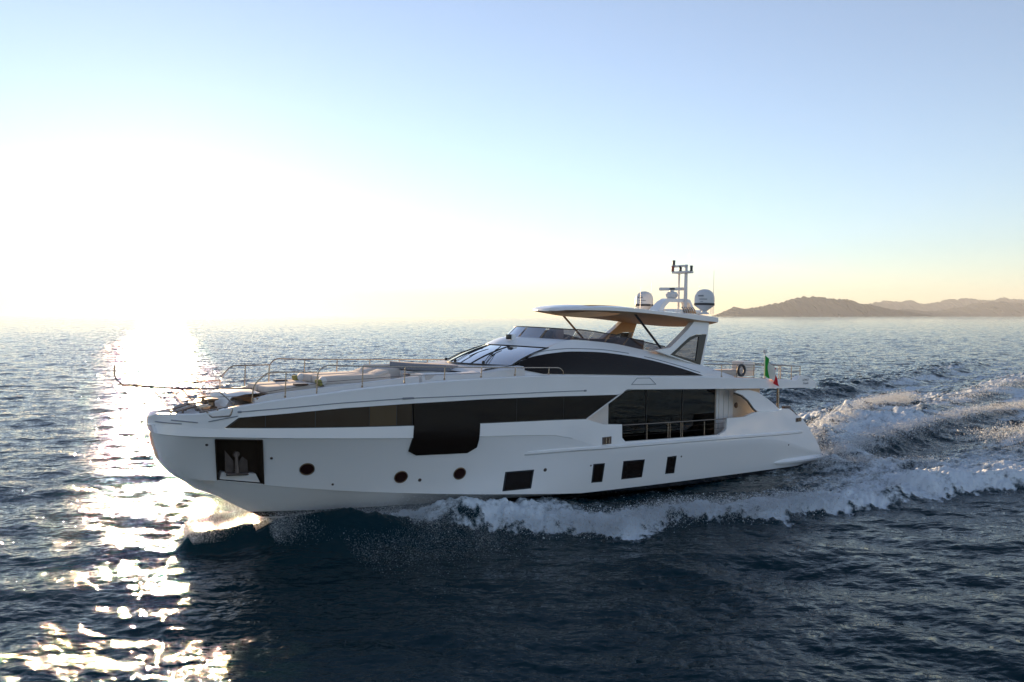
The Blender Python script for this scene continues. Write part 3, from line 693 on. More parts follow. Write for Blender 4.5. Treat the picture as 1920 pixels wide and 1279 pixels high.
bm = bmesh.new(); box(bm, (23.25, 0, 5.08), (1.75, .12, .15), .04, rot=(0, R(-3), 0)); bar = link_bm('antenna_bar', bm, M['dome'], rd)
bm = bmesh.new(); box(bm, (23.2, .066, 5.08), (.36, .008, .08), 0, rot=(0, R(-3), 0)); link_bm('maker_badge', bm, M['band'], bar)
mast = empty('mast', yacht)
bm = bmesh.new(); tube(bm, [(24.0, .22, 4.0), (24.0, .22, 6.3)], [.10, .075], 10); tube(bm, [(24.0, -.22, 3.95), (24.0, -.22, 6.0)], .06, 10); link_bm('mast_pole', bm, M['dome'], mast)
bm = bmesh.new(); box(bm, (24.0, 0, 5.93), (.5, .98, .1), .04); box(bm, (23.95, -.15, 6.24), (.22, .9, .09), .03); link_bm('crosstree', bm, M['dome'], mast)
for x, y, z, m in ((23.8, -.45, 5.98, 'red'), (23.9, -.05, 5.98, 'band'), (24.05, .5, 5.98, 'band'), (23.92, -.5, 6.28, 'band')):
    bm = bmesh.new(); lathe(bm, [(.07, 0), (.08, .03), (.055, .05), (.065, .09), (.065, .2), (.08, .21), (.07, .26)], 14, Matrix.Translation((x, y, z))); link_bm('navigation_light', bm, M[m], mast)
for x, y, z, hgt in ((22.35, -1.2, 3.95, 1.35), (23.0, -1.1, 3.95, 1.5), (24.05, .35, 6.28, .55), (24.55, .6, 4.4, 1.0), (23.4, 2.25, 3.86, .95), (23.55, 2.25, 3.86, 2.05)):
    bm = bmesh.new(); tube(bm, [(x, y, z), (x, y, z + hgt)], [.016, .006], 6); link_bm('whip_aerial', bm, M['dome'], hardtop)
for sg in (1, -1):
    c = Matrix.Translation((23.35, sg * 1.9, 3.86)); bm = bmesh.new()
    lathe(bm, [(.22, 0), (.22, .06), (.12, .1), (.12, .14), (.40, .36), (.455, .40)], 28, c); sd = link_bm('satellite_dome', bm, M['dome'], hardtop, smooth=45)
    bm = bmesh.new(); lathe(bm, [(.462, .40), (.466, .41), (.466, .50), (.46, .51)], 28, c); link_bm('dome_band', bm, M['band'], sd)
    bm = bmesh.new(); lathe(bm, [(.455, .51)] + [(.455 * math.cos(a) ** .85, .72 + .44 * math.sin(a)) for a in np.linspace(0, 1.5, 12)], 28, c); rdm = link_bm('radome', bm, M['dome'], sd)
    bm = bmesh.new()
    for a0, a1, z0, z1 in ((2.55, 3.15, .80, .87), (2.2, 3.0, .66, .70), (2.6, 2.9, .56, .585)):
        r_ = .461; q = [[(r_ * math.cos(a), r_ * math.sin(a), z) for a in np.linspace(a0, a1, 8)] for z in (z0, z1)]
        if z0 > .75: q = [[(p[0] * (.985 if k else 1), p[1] * (.985 if k else 1), p[2]) for p in rr_] for k, rr_ in enumerate(q)]
        g = grid_bm(q); g.transform(c); add(bm, g)
    link_bm('dome_badge', bm, M['groove'], rdm)

# ---------------------------------------------------------------- saloon side, side deck and cockpit
bm = bmesh.new(); 
rows = [[(X, yS(X) - .15, -1.78 - .012 * (X - 15)), (X, 0, -1.76 - .012 * (X - 15))] for X in np.linspace(14.4, 29.2, 10)]
grid_bm(rows, bm, mirror=True); link_bm('side_deck', bm, M['teak'], yacht)
def slab(name, poly, y0, y1, m, par=yacht):
    bm = bmesh.new(); poly_prism(bm, poly, y0, y1); return link_bm(name, bm, M[m], par, smooth=None)
slab('saloon_pillar', [(15.6, .62), (16.66, .62), (16.68, -1.85), (15.4, -1.85)], 2.50, 2.56, 'gel2')
slab('saloon_pillar', [(15.2, .5), (15.55, .5), (15.35, -1.85), (15.0, -1.85)], 2.45, 2.50, 'frame')
sw = slab('saloon_window', [(16.70, .62), (23.50, .46), (23.50, -1.85), (16.70, -1.85)], 2.50, 2.53, 'saloon')
for x in (18.9, 21.2): slab('mullion', [(x, .55), (x + .03, .55), (x + .03, -1.8), (x, -1.8)], 2.532, 2.55, 'frame', sw)
# inside of the saloon: dark floor, far wall, lamps that are lit
bm = bmesh.new(); box(bm, (20, -.2, -1.83), (8.5, 5.2, .06), 0); box(bm, (20, -2.6, -.6), (8.5, .08, 2.5), 0); box(bm, (15.9, 0, -.6), (.08, 4.9, 2.5), 0); box(bm, (24.2, 0, -.6), (.08, 4.9, 2.5), 0)
box(bm, (20, -.1, .42), (8.5, 4.9, .05), 0); box(bm, (19.5, -.6, -1.45), (2.6, 1.6, .7), .1); box(bm, (22.2, -1.9, -1.4), (1.2, .8, .8), .1); link_bm('saloon_interior', bm, M['wood'], yacht, smooth=None)
lampm = bpy.data.materials.new('lit_lamp'); lampm.use_nodes = True; pb = lampm.node_tree.nodes['Principled BSDF']; pb.inputs['Emission Color'].default_value = (1, .72, .35, 1); pb.inputs['Emission Strength'].default_value = 14
M['lamp'] = lampm
for x, y, z in ((21.7, 1.6, -.28), (17.3, 1.5, -.5), (17.7, 2.2, -.98)):
    bm = bmesh.new(); lathe(bm, [(.03, 0), (.05, .04), (.05, .1), (.02, .13)], 10, Matrix.Translation((x, y, z))); link_bm('saloon_lamp', bm, M['lamp'], yacht)
bm = bmesh.new()
for k in range(7):
    x = 23.56 + k * .178; poly_prism(bm, [(x, .45), (x + .165, .44), (x + .165, -1.85), (x, -1.85)], 2.56 + .02 * (k % 2), 2.45)
link_bm('louvred_pillar', bm, M['gel2'], yacht, smooth=None)
slab('cockpit_wall', [(24.82, .44), (27.0, .38), (27.0, -1.9), (24.82, -1.9)], 2.40, 2.46, 'wall')
bm = bmesh.new(); lathe(bm, [(.13, 0), (.14, .02), (.10, .03), (.03, .03)], 20, Matrix.Translation((25.15, 2.465, -.42)) @ Euler((R(-90), 0, 0)).to_matrix().to_4x4()); link_bm('wall_clock', bm, M['galv'], yacht)
slab('cockpit_bulkhead', [(25.9, .4), (26.0, .4), (26.0, -1.9), (25.9, -1.9)], -2.4, 2.4, 'glass')
CP = [(24.0, .40), (24.9, .39), (25.6, .25), (26.4, -.10), (27.0, -.42), (27.32, -.62), (27.2, -.70), (26.9, -.70), (25.62, -.66), (25.35, -.52), (24.9, -.12), (24.4, .16), (23.86, .31)]
slab('cockpit_wing', CP, 3.36, 3.24, 'gel')
bm = bmesh.new(); tube(bm, [(x, 3.30, z - .02) for x, z in ((27.3, -.62), (27.15, -.72), (25.62, -.68), (25.33, -.54), (24.88, -.14), (24.38, .14), (23.86, .29))], .03, 6); link_bm('wing_seal', bm, M['frame'], yacht)
bm = bmesh.new(); tube(bm, [(27.52, 3.15, -.68), (27.50, 3.15, .40)], .065, 12); link_bm('cockpit_pillar', bm, M['steel'], yacht)
bm = bmesh.new(); box(bm, (28.0, 3.3, -.56), (.5, .2, .1), .03); tube(bm, fillet([(27.9, 3.42, -.66), (28.2, 3.43, -.64), (28.7, 3.42, -.98)], .1), .03, 6); link_bm('mooring_cleat', bm, M['galv'], yacht)
# thin bright edge of the side wing glass ahead of the opening
bm = bmesh.new(); tube(bm, [(14.72, yS(14.7) - .01, -.39), (16.62, yS(16.6) - .01, .60)], .03, 6); link_bm('glass_edge_trim', bm, M['gel2'], yacht)
# balcony rail
yb_ = lambda x: yB(x) - .07
rail('balcony_rail', [[(16.56, yb_(16.6), -.74), (19.8, yb_(19.8), -.79), (23.05, yb_(23), -.84)]], [((x, yb_(x), -1.42 - .02 * (x - 17)), (x, yb_(x), -.77 - .016 * (x - 17))) for x in (18.0, 19.25, 19.38, 20.05, 20.16, 21.6)], r=.022, rs=.018,
     mid=[[(16.56, yb_(16.6), -.96), (23.05, yb_(23), -1.02)], [(16.6, yb_(16.6), -1.18), (23.0, yb_(23), -1.24)]])
# upper deck aft rail
zA = lambda X: float(np.interp(X, [21.6, 24, 29.3], [1.60, 1.57, 1.42]))
for sg in (1, -1):
    yA = lambda X: sg * (yS(X) - .2)
    rail('aft_rail', [[(21.7, yA(21.7), zA(21.7)), (24, yA(24), zA(24)), (29.27, yA(29.3), zA(29.3))]], [((x, yA(x), zS(x) - .02), (x, yA(x), zA(x))) for x in (22.9, 24.0, 25.3, 26.2, 27.35, 27.5, 28.45, 29.25)],
         mid=[[(22.3, yA(22.3), 1.33), (29.27, yA(29.2), 1.16)], [(22.6, yA(22.6), 1.48), (29.27, yA(29.2), 1.29)]])
bm = bmesh.new(); tube(bm, [(29.27, -3.2, 1.42), (29.27, 3.2, 1.42)], .022, 8); tube(bm, [(29.27, -3.2, 1.2), (29.27, 3.2, 1.2)], .01, 6); link_bm('stern_rail', bm, M['steel'], yacht)
bm = bmesh.new(); box(bm, (25.6, 2.5, 1.33), (.85, .7, .68), .05); lk = link_bm('deck_bar', bm, M['gel2'], yacht)
bm = bmesh.new(); box(bm, (24.1, 2.2, 1.12), (2.6, .9, .3), .06); link_bm('aft_bench', bm, M['cush'], yacht)
# lettering on the wing tip
def text(s, x, z, size, shear=0, m='text', y=3.424):
    cu = bpy.data.curves.new('lettering', 'FONT'); cu.body = s; cu.size = size; cu.shear = shear; cu.align_x = 'CENTER'; cu.extrude = .002
    t_ = bpy.data.objects.new('lettering', cu); C.objects.link(t_); bpy.context.view_layer.update()
    me = bpy.data.meshes.new_from_object(t_); bpy.data.objects.remove(t_); me.materials.append(M[m])
    o = bpy.data.objects.new('lettering', me); C.objects.link(o); o.parent = yacht
    o.location = (x, -y, z); o.rotation_euler = (R(90), 0, 0); return o
text('AZIMUT', 29.42, .69, .155); text('Grande', 29.42, .53, .16, .35)

# ---------------------------------------------------------------- loose things aboard
def aboard(name, bm, m, label, cat, group=None, smooth=40):
    o = link_bm(name, bm, M[m], None, smooth); o.location = TIP; o.rotation_euler = (0, TRIM, YAW); return tag(o, label, cat, group)
for sg, wh in ((1, 'on the near side'), (-1, 'on the far side')):
    bm = bmesh.new(); box(bm, (4.38, sg * .95, 1.055), (.42, .3, .06), .02); aboard('wooden_tray', bm, 'wood', 'dark wooden tray lying on the front sun pad %s' % wh, 'tray', 'trays on the sun pads')
    bm = bmesh.new(); lathe(bm, [(.10, -.26), (.13, -.24), (.13, .24), (.10, .26)], 16, Matrix.Translation((5.12, sg * .95, 1.16)) @ Euler((R(90), 0, R(20))).to_matrix().to_4x4()); aboard('bolster', bm, 'towel', 'white round bolster leaning against the sun pad %s' % wh, 'bolster', 'bolsters on the foredeck')
    bm = bmesh.new(); box(bm, (4.95, sg * 1.05, 1.10), (.12, .36, .22), .055, rot=(0, R(-20), 0), seg=3); aboard('pillow', bm, 'olive', 'small olive pillow beside the white bolster %s' % wh, 'pillow', 'pillows on the foredeck')
# ring lifebuoy hung on the aft rail
bm = bmesh.new(); mt = Matrix.Translation((24.2, 3.42, 1.31)) @ Euler((R(90), 0, 0)).to_matrix().to_4x4()
ring = [[mt @ Vector(((.24 + .06 * math.cos(b)) * math.cos(a), (.24 + .06 * math.cos(b)) * math.sin(a), .06 * math.sin(b))) for b in np.linspace(0, 2 * math.pi, 11)[:-1]] for a in np.linspace(0, 2 * math.pi, 33)]
grid_bm(ring, bm, wrap=True); aboard('lifebuoy', bm, 'band', 'dark ring lifebuoy hung on the rail of the upper aft deck', 'lifebuoy')
# ensign on its staff
ens = empty('ensign'); ens.location = TIP; ens.rotation_euler = (0, TRIM, YAW); tag(ens, 'green, white and red flag drooping from its staff above the aft rail', 'flag')
bm = bmesh.new(); tube(bm, [(26.12, 3.3, .9), (25.98, 3.42, 2.1)], .022, 8); link_bm('staff', bm, M['gel'], ens)
bm = bmesh.new(); box(bm, (25.97, 3.42, 2.17), (.13, .13, .17), .03); link_bm('staff_light', bm, M['gel2'], ens)
def cloth(name, u0, u1, col):
    rows = []
    for u in np.linspace(u0, u1, 9):
        row = []
        for v in np.linspace(0, 1, 13):
            top = Vector((25.99 + .64 * u, 3.43 + .22 * u, 1.98 - .80 * u)); bot_ = Vector((26.02 + .60 * u, 3.40 + .36 * u, 1.02 - .50 * u ** 1.3))
            p = top * (1 - v) + bot_ * v; p.y += .10 * math.sin(u * 11 + v * 2.2) * min(1, u * 4 + .1); p.x += .05 * math.sin(v * 7 + u * 5) * u; row.append(tuple(p))
        rows.append(row)
    mm = mat(name + '_cloth', col, .9); return link_bm(name, grid_bm(rows), mm, ens, smooth=60)
cloth('green_band', 0, .36, (.02, .30, .04)); cloth('white_band', .36, .68, (.75, .70, .62)); cloth('red_band', .68, 1.0, (.55, .015, .02))
# ------------------------------------------------------------------ sea
def fft_tile(N, L, wind, lam_peak, lam_min, spread, seed):
    """random wave field on a periodic tile: height and horizontal choppy displacement, unit slope"""
    rng = np.random.default_rng(seed)
    k1 = 2 * np.pi * np.fft.fftfreq(N, L / N)
    kx, ky = np.meshgrid(k1, k1, indexing='ij'); k = np.hypot(kx, ky); k[0, 0] = 1e9
    cosf = (kx * math.cos(wind) + ky * math.sin(wind)) / k
    S = k ** -4.0 * np.exp(-(2 * np.pi / lam_peak / k) ** 2) * np.exp(-(k * lam_min / (2 * np.pi)) ** 2) * (np.abs(cosf) ** spread + 0.08)
    S[0, 0] = 0
    A = np.sqrt(S) * (rng.normal(size=k.shape) + 1j * rng.normal(size=k.shape))
    h = np.real(np.fft.ifft2(A)); sx = np.real(np.fft.ifft2(1j * kx * A)); sy = np.real(np.fft.ifft2(1j * ky * A))
    g = 1.0 / math.sqrt((sx ** 2 + sy ** 2).mean())
    dx = np.real(np.fft.ifft2(-1j * kx / k * A)); dy = np.real(np.fft.ifft2(-1j * ky / k * A))
    return [(a * g).astype(np.float32) for a in (h, dx, dy)]

def sample(t, L, x, y):
    N = t.shape[0]; u = (x / L * N) % N; v = (y / L * N) % N
    i = np.floor(u).astype(np.int32); j = np.floor(v).astype(np.int32); fu = (u - i).astype(np.float32); fv = (v - j).astype(np.float32)
    i %= N; j %= N; i2 = (i + 1) % N; j2 = (j + 1) % N
    return t[i, j] * (1 - fu) * (1 - fv) + t[i2, j] * fu * (1 - fv) + t[i, j2] * (1 - fu) * fv + t[i2, j2] * fu * fv

def sstep(a, b, x):
    t = np.clip((x - a) / (b - a), 0, 1); return t * t * (3 - 2 * t)

CY, SY = math.cos(YAW), math.sin(YAW)
def to_boat(x, y):
    dx, dy = x - TIP[0], y - TIP[1]
    return dx * CY + dy * SY, dx * SY - dy * CY
def to_world(xb, yb):
    return TIP[0] + xb * CY + yb * SY, TIP[1] + xb * SY - yb * CY

def dist_line(xb, yb, pts):
    """signed distance to a polyline (positive to port) and the parameter along it"""
    best = np.full(xb.shape, 1e9, np.float32); sgn = np.zeros(xb.shape, np.float32); par = np.zeros(xb.shape, np.float32)
    for i in range(len(pts) - 1):
        (ax, ay), (bx, by) = pts[i], pts[i + 1]; ex, ey = bx - ax, by - ay; L2 = ex * ex + ey * ey
        t = np.clip(((xb - ax) * ex + (yb - ay) * ey) / L2, 0, 1)
        d = np.hypot(xb - ax - t * ex, yb - ay - t * ey); m = d < best
        s = np.sign(ex * (yb - ay) - ey * (xb - ax))
        best = np.where(m, d, best); sgn = np.where(m, s, sgn); par = np.where(m, (i + t) / (len(pts) - 1), par)
    return best * sgn, par

t_big = fft_tile(512, 131.0, R(80), 6.5, 1.0, 2.0, 3)
t_mid = fft_tile(512, 37.0, R(60), 2.2, 0.30, 1.2, 4)
t_fine = fft_tile(512, 9.7, R(95), 0.55, 0.07, 0.8, 5)
t_lump = fft_tile(512, 23.0, R(0), 2.5, 0.25, 0.0, 6); LSTD = float(t_lump[0].std())

OUTER = [(7.5, 2.6), (9.5, 3.6), (11.2, 4.7), (12.4, 5.6), (13.6, 6.9), (15.1, 6.7), (17.2, 6.7), (19.2, 8.6), (20.6, 8.5), (22.9, 9.3), (25.1, 9.9), (29.2, 10.9), (32.1, 12.3), (40, 15.5), (60, 22)]
def wake(x, y):
    """height added by the yacht's wake and foam amount, from world x, y"""
    xb, yb = to_boat(x, y)
    h = np.zeros_like(x); f = np.zeros_like(x)
    lump = sample(t_lump[0], 23.0, x, y); lump = lump / LSTD
    lump2 = sample(t_lump[0], 23.0, x * 2.6 + 5, y * 2.6) / LSTD; lump3 = sample(t_lump[0], 23.0, x * 6 + 9, y * 6) / LSTD
    # water piled up along the forward half of the hull
    hullY = np.interp(xb, [0.5, 2, 4, 8, 12, 20, 31], [0, .8, 1.5, 2.4, 2.9, 3.1, 3.1])
    near = np.exp(-(np.maximum(np.abs(yb) - hullY, 0) / 1.6) ** 2)
    h += 0.66 * near * sstep(1.5, 5, xb) * (1 - sstep(10, 20, xb)) 
    # bow lip: a smooth dark crest pushed out from under the stem
    d, p = dist_line(xb, yb, [(1.3, -1.7), (1.45, -0.8), (2.9, 0.3), (4.4, 1.5), (6.0, 2.5), (8.2, 3.2)])
    h += 0.55 * np.exp(-(d / np.where(d > 0, 0.42, 0.9)) ** 2) * sstep(0.02, 0.2, p) * (1 - sstep(0.8, 1.0, p))
    # port side breaking band
    d, p = dist_line(xb, yb, OUTER)           # d > 0 outside (to port)
    wv = lump * 0.14 + lump2 * .12 + lump3 * .08
    inside = sstep(0.60, -0.45, d + wv)
    width = 1.4 + 6.0 * sstep(20, 40, xb)
    bandf = np.exp(-(np.minimum(d + 0.9, 0) / width) ** 2)
    act = sstep(7.0, 9.5, xb)
    fade = 1 - 0.75 * sstep(22, 45, xb)
    h += act * fade * 0.33 * np.exp(-((d + 0.75) / np.where(d > -.75, .6, 1.3)) ** 2) * (1 + 0.12 * lump)
    f = np.maximum(f, act * inside * (0.50 + 0.50 * bandf) * (1 - .25 * sstep(40, 90, xb)))
    strip = np.exp(-(np.maximum(yb - hullY - .1, 0) / 0.55) ** 2) * (yb > 0) * sstep(4.2, 7.0, xb) * (1 - sstep(11, 15, xb)); f = np.maximum(f, strip * (.92 + .1 * lump2))
    # dark clear gap between band and hull amidships
    gap = np.exp(-((yb - hullY - 0.9) / 0.8) ** 2) * sstep(15, 17, xb) * (1 - sstep(23, 27, xb))
    f *= 1 - 0.8 * gap
    # churned water right behind the transom and along the quarter
    stern = sstep(26, 31, xb) * (np.abs(yb) < 60) * sstep(1.6, 0.0, (np.abs(yb) - 3.6 - 0.22 * np.maximum(xb - 30, 0)) / 2.5)
    f = np.maximum(f, np.clip(.62 + .34 * sample(t_lump[0], 23.0, xb * .16, yb * .8) / LSTD + .06 * lump, .2, .95) * stern * (1 - 0.45 * sstep(70, 160, xb)))
    for pts, amp, wf, wb, ff in (
            ([(31.6, 2.0), (34.1, 1.2), (38.7, -0.5), (45.8, -3.0), (52.7, -5.0), (60, -5.6)], 0.68, 1.3, 2.6, 1.0),
            ([(31.0, 3.6), (37.5, 2.4), (43.7, 1.8), (49.3, 1.3), (57.1, 1.0), (75, 2.2)], 0.48, 1.1, 3.2, 0.95),
            ([(29.0, 4.5), (31.5, 5.2), (33.0, 6.6), (34.5, 7.8)], 0.35, 0.5, 1.0, 0.9),
            ([(28.0, 9.0), (30.2, 9.7), (32.2, 11.4), (36, 13.3), (44, 16)], 0.45, 0.6, 1.8, 0.7),
            ([(50, -14.0), (57.6, -14.6), (66, -15.0), (80.7, -16.4), (102.7, -19.6), (121, -24.0), (160, -33)], 0.8, 1.5, 5.0, 0.4),
            ([(40, 1.0), (60, -3), (90, -8), (140, -14)], 0.5, 1.2, 3.0, 0.8),
            ([(44, 6.0), (60, 8), (90, 10), (140, 13)], 0.6, 1.2, 3.0, 0.85)):
        d, p = dist_line(xb, yb, pts); d = d + 0.22 * lump + .1 * lump2
        env = sstep(0, 0.12, p) * (1 - sstep(0.75, 1.0, p))
        g = np.exp(-(d / np.where(d > 0, wf, wb)) ** 2) * env
        h += amp * g * (1 + 0.10 * lump)
        f = np.maximum(f, ff * np.exp(-((d + .2) / np.where(d > 0, wf * .55, wb * .75)) ** 2) * env)
    # trough faces
    d, p = dist_line(xb, yb, [(34, 4.2), (38.4, 4.3), (43.8, 4.2), (54.3, 4.6), (70, 5)])
    g = np.exp(-(d / 1.6) ** 2) * sstep(0, .15, p) * (1 - sstep(.8, 1, p))
    h -= 0.45 * g; f *= 1 - 0.75 * g
    h += np.clip(f, 0, 1) * (0.035 * lump + 0.035 * lump2 + .032 * lump3)
    # no water above the deck inside the hull
    ins = (xb > 3) & (xb < 31) & (np.abs(yb) < hullY - 0.5)
    h = np.where(ins, -0.6, h)
    return h, f

def build_sea():
    fine = np.linspace(-R(47), R(47), 1500); coarse = np.linspace(R(47), R(313), 90)[1:-1]
    ang = np.concatenate([fine, coarse]); na = len(ang)
    r = [4.0]
    while r[-1] < 38000:
        q = r[-1]; r.append(q + max(0.030, min(0.0042 * q, 0.9 * q * q / CAM_H * 0.0012 + 0.02)) if q < 3000 else q * 1.02)
    r = np.array(r); nr = len(r)
    rr, aa = np.meshgrid(r, ang, indexing='ij')
    x = (rr * np.sin(aa)).ravel().astype(np.float32); y = (rr * np.cos(aa)).ravel().astype(np.float32)
    d = rr.ravel()
    z = np.zeros_like(x); ox = np.zeros_like(x); oy = np.zeros_like(x)
    far = (1 - sstep(1500, 6000, d)).astype(np.float32)
    xb, yb = to_boat(x, y)
    calm = 1 - 0.55 * np.exp(-(np.maximum(np.abs(yb) - 4, 0) / 5) ** 2) * sstep(0, 6, xb) * (1 - sstep(40, 90, xb))
    for t, L, a, chop in ((t_big, 131.0, 0.095, 0.9), (t_mid, 37.0, 0.10, 0.8), (t_fine, 9.7, 0.15, 0.5)):
        fade = far if L > 50 else far * (1 - sstep(150, 600, d))
        k = a * fade * (calm if L > 20 else 1)
        z += k * sample(t[0], L, x, y); ox += k * chop * sample(t[1], L, x, y); oy += k * chop * sample(t[2], L, x, y)
    wz, foam = wake(x, y)
    m = d < 400
    z += np.where(m, wz, 0); foam = np.where(m, foam, 0)
    z -= np.where(d > 3000, (d - 3000) * 0.00003, 0)
    co = np.stack([x + ox, y + oy, z], 1).astype(np.float32)
    idx = np.arange(nr * na, dtype=np.int32).reshape(nr, na)
    a0 = idx[:-1, :]; b0 = np.roll(idx, -1, axis=1)[:-1, :]; c0 = np.roll(idx, -1, axis=1)[1:, :]; d0 = idx[1:, :]
    quads = np.stack([a0, d0, c0, b0], -1).reshape(-1, 4)
    me = bpy.data.meshes.new('sea')
    me.vertices.add(len(co)); me.vertices.foreach_set('co', co.ravel())
    me.loops.add(quads.size); me.loops.foreach_set('vertex_index', quads.ravel())
    me.polygons.add(len(quads)); me.polygons.foreach_set('loop_start', np.arange(0, quads.size, 4, dtype=np.int32))
    me.polygons.foreach_set('loop_total', np.full(len(quads), 4, np.int32))
    at = me.attributes.new('foam', 'FLOAT', 'POINT'); at.data.foreach_set('value', foam.astype(np.float32))
    me.update(); me.validate(); me.shade_smooth()
    o = bpy.data.objects.new('sea', me); C.objects.link(o); o['kind'] = 'structure'
    print('sea verts', len(co))
    return o

def sea_mat():
    m = bpy.data.materials.new('sea_water'); m.use_nodes = True
    n = m.node_tree.nodes; l = m.node_tree.links; p = n['Principled BSDF']; out = n['Material Output']
    p.inputs['Base Color'].default_value = (0.001, 0.018, 0.026, 1); p.inputs['Roughness'].default_value = 0.02
    p.inputs['IOR'].default_value = 1.33; p.inputs['Specular IOR Level'].default_value = 0.24
    geo = n.new('ShaderNodeNewGeometry')
    def noise(scale, det, rough=0.55, vec=None, sx=1.0):
        mp = n.new('ShaderNodeMapping'); mp.inputs['Scale'].default_value = (sx, 1, 1)
        l.new(geo.outputs['Position'], mp.inputs[0])
        t = n.new('ShaderNodeTexNoise'); t.inputs['Scale'].default_value = scale; t.inputs['Detail'].default_value = det
        t.inputs['Roughness'].default_value = rough; l.new(mp.outputs[0], t.inputs['Vector']); return t.outputs['Fac']
    def math_(op, a, b):
        q = n.new('ShaderNodeMath'); q.operation = op
        for i, v in enumerate((a, b)):
            if isinstance(v, (int, float)): q.inputs[i].default_value = v
            else: l.new(v, q.inputs[i])
        return q.outputs[0]
    rip = math_('ADD', math_('MULTIPLY', noise(0.75, 4, .55, sx=.5), 0.34), math_('MULTIPLY', noise(3.5, 5, .6, sx=.6), 0.042))
    bmp = n.new('ShaderNodeBump'); bmp.inputs['Distance'].default_value = 1.0; bmp.inputs['Strength'].default_value = 1.0
    l.new(rip, bmp.inputs['Height']); l.new(bmp.outputs[0], p.inputs['Normal'])
    # foam: white bubbles broken up by two sizes of noise where the wake carries it
    at = n.new('ShaderNodeAttribute'); at.attribute_name = 'foam'
    def streak(scale, det, rough):         # bubbles drawn out along the yacht's track
        mp = n.new('ShaderNodeMapping'); mp.vector_type = 'TEXTURE'; mp.inputs['Rotation'].default_value = (0, 0, YAW); mp.inputs['Scale'].default_value = (2.4, 1, 1)
        l.new(geo.outputs['Position'], mp.inputs[0])
        t = n.new('ShaderNodeTexNoise'); t.inputs['Scale'].default_value = scale; t.inputs['Detail'].default_value = det
        t.inputs['Roughness'].default_value = rough; l.new(mp.outputs[0], t.inputs['Vector']); return t.outputs['Fac']
    nz = math_('ADD', math_('MULTIPLY', streak(1.5, 9, .70), 0.6), math_('MULTIPLY', noise(7.0, 6, .75), 0.4))
    th = math_('SUBTRACT', 0.80, math_('MULTIPLY', at.outputs['Fac'], 0.46))
    mr = n.new('ShaderNodeMapRange'); mr.interpolation_type = 'SMOOTHSTEP'
    l.new(math_('SUBTRACT', nz, th), mr.inputs['Value']); mr.inputs['From Min'].default_value = -0.07; mr.inputs['From Max'].default_value = 0.16
    has = math_('GREATER_THAN', at.outputs['Fac'], 0.02)
    fac = math_('MULTIPLY', mr.outputs[0], has)
    fo = n.new('ShaderNodeBsdfPrincipled'); fo.inputs['Base Color'].default_value = (0.78, 0.87, 0.94, 1); fo.inputs['Roughness'].default_value = 0.8
    fo.inputs['Specular IOR Level'].default_value = 0.2
    fb = n.new('ShaderNodeBump'); fb.inputs['Distance'].default_value = 0.12; fb.inputs['Strength'].default_value = 0.45
    l.new(nz, fb.inputs['Height']); l.new(fb.outputs[0], fo.inputs['Normal'])
    tl = n.new('ShaderNodeBsdfTranslucent'); tl.inputs[0].default_value = (.70, .78, .83, 1); l.new(fb.outputs[0], tl.inputs['Normal'])
    fm = n.new('ShaderNodeMixShader'); fm.inputs[0].default_value = .25; l.new(fo.outputs[0], fm.inputs[1]); l.new(tl.outputs[0], fm.inputs[2])
    mx = n.new('ShaderNodeMixShader'); l.new(fac, mx.inputs[0]); l.new(p.outputs[0], mx.inputs[1]); l.new(fm.outputs[0], mx.inputs[2])
    l.new(mx.outputs[0], out.inputs[0])
    return m
sea = build_sea(); sea.data.materials.append(sea_mat())

# ------------------------------------------------------------------ far mountains
def hills():
    L = [('hill_range', 24000, [(1335, 595), (1347, 591), (1362, 583), (1379, 577), (1395, 579.5), (1410, 578), (1432, 575), (1454, 570), (1472, 566), (1490, 561), (1503, 560), (1515, 557), (1527, 560), (1538, 558.5), (1557, 562), (1576, 563), (1589, 565), (1608, 569), (1628, 573), (1650, 579), (1673, 581), (1700, 586), (1730, 595)], 'near hazy headland rising straight from the sea'),
         ('hill_range', 29000, [(1640, 595), (1673, 582), (1700, 581), (1733, 585), (1760, 584), (1782, 581), (1800, 577), (1820, 571), (1840, 570), (1865, 566.5), (1890, 569), (1920, 570), (1960, 566), (2010, 572), (2080, 568), (2160, 580), (2260, 595)], 'middle hazy ridge'),
         ('hill_range', 37500, [(1590, 595), (1610, 575), (1630, 571), (1653, 565), (1680, 567), (1704, 565), (1720, 569), (1734, 572), (1755, 567), (1775, 564), (1810, 561.5), (1835, 564), (1858, 564.5), (1872, 561), (1884, 559.5), (1905, 563), (1940, 560), (2000, 566), (2090, 563), (2180, 575), (2260, 595)], 'far pale ridge')]
    rng = random.Random(4)
    for name, D, pts, lab in L:
        us = np.array([p[0] for p in pts]); vs = np.array([p[1] for p in pts]); bm = bmesh.new(); rows = []
        for u in np.arange(us[0], us[-1], 1.6):
            v = np.interp(u, us, vs); hgt = max((594.0 - v) / 1400 * D, 0) + CAM_H; x = (u - 960) / 1400 * D
            hgt *= 1 + rng.uniform(-.08, .08)
            r = []
            for k in np.linspace(-1, 1, 13):
                e = (1 - abs(k) ** 1.1); n_ = rng.uniform(-.07, .07) * e * (abs(k) > .05); rid = .16 * math.sin(u * .23 + k * 5) * e * abs(k)
                r.append((x + 60 * rng.uniform(-1, 1), D + k * 1900 + 200 * math.sin(u * .11), -60 + (hgt + 60) * max(0, e + n_ + rid)))
            rows.append(r)
        grid_bm(rows, bm)
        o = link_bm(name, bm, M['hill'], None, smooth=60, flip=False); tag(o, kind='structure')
M['hill'] = mat('haze_tinted_hillside', (0.040, 0.052, 0.062), 1.0, spec=0.0)  # blue-grey tint in the hillside colour stands in for distance haze
hills()

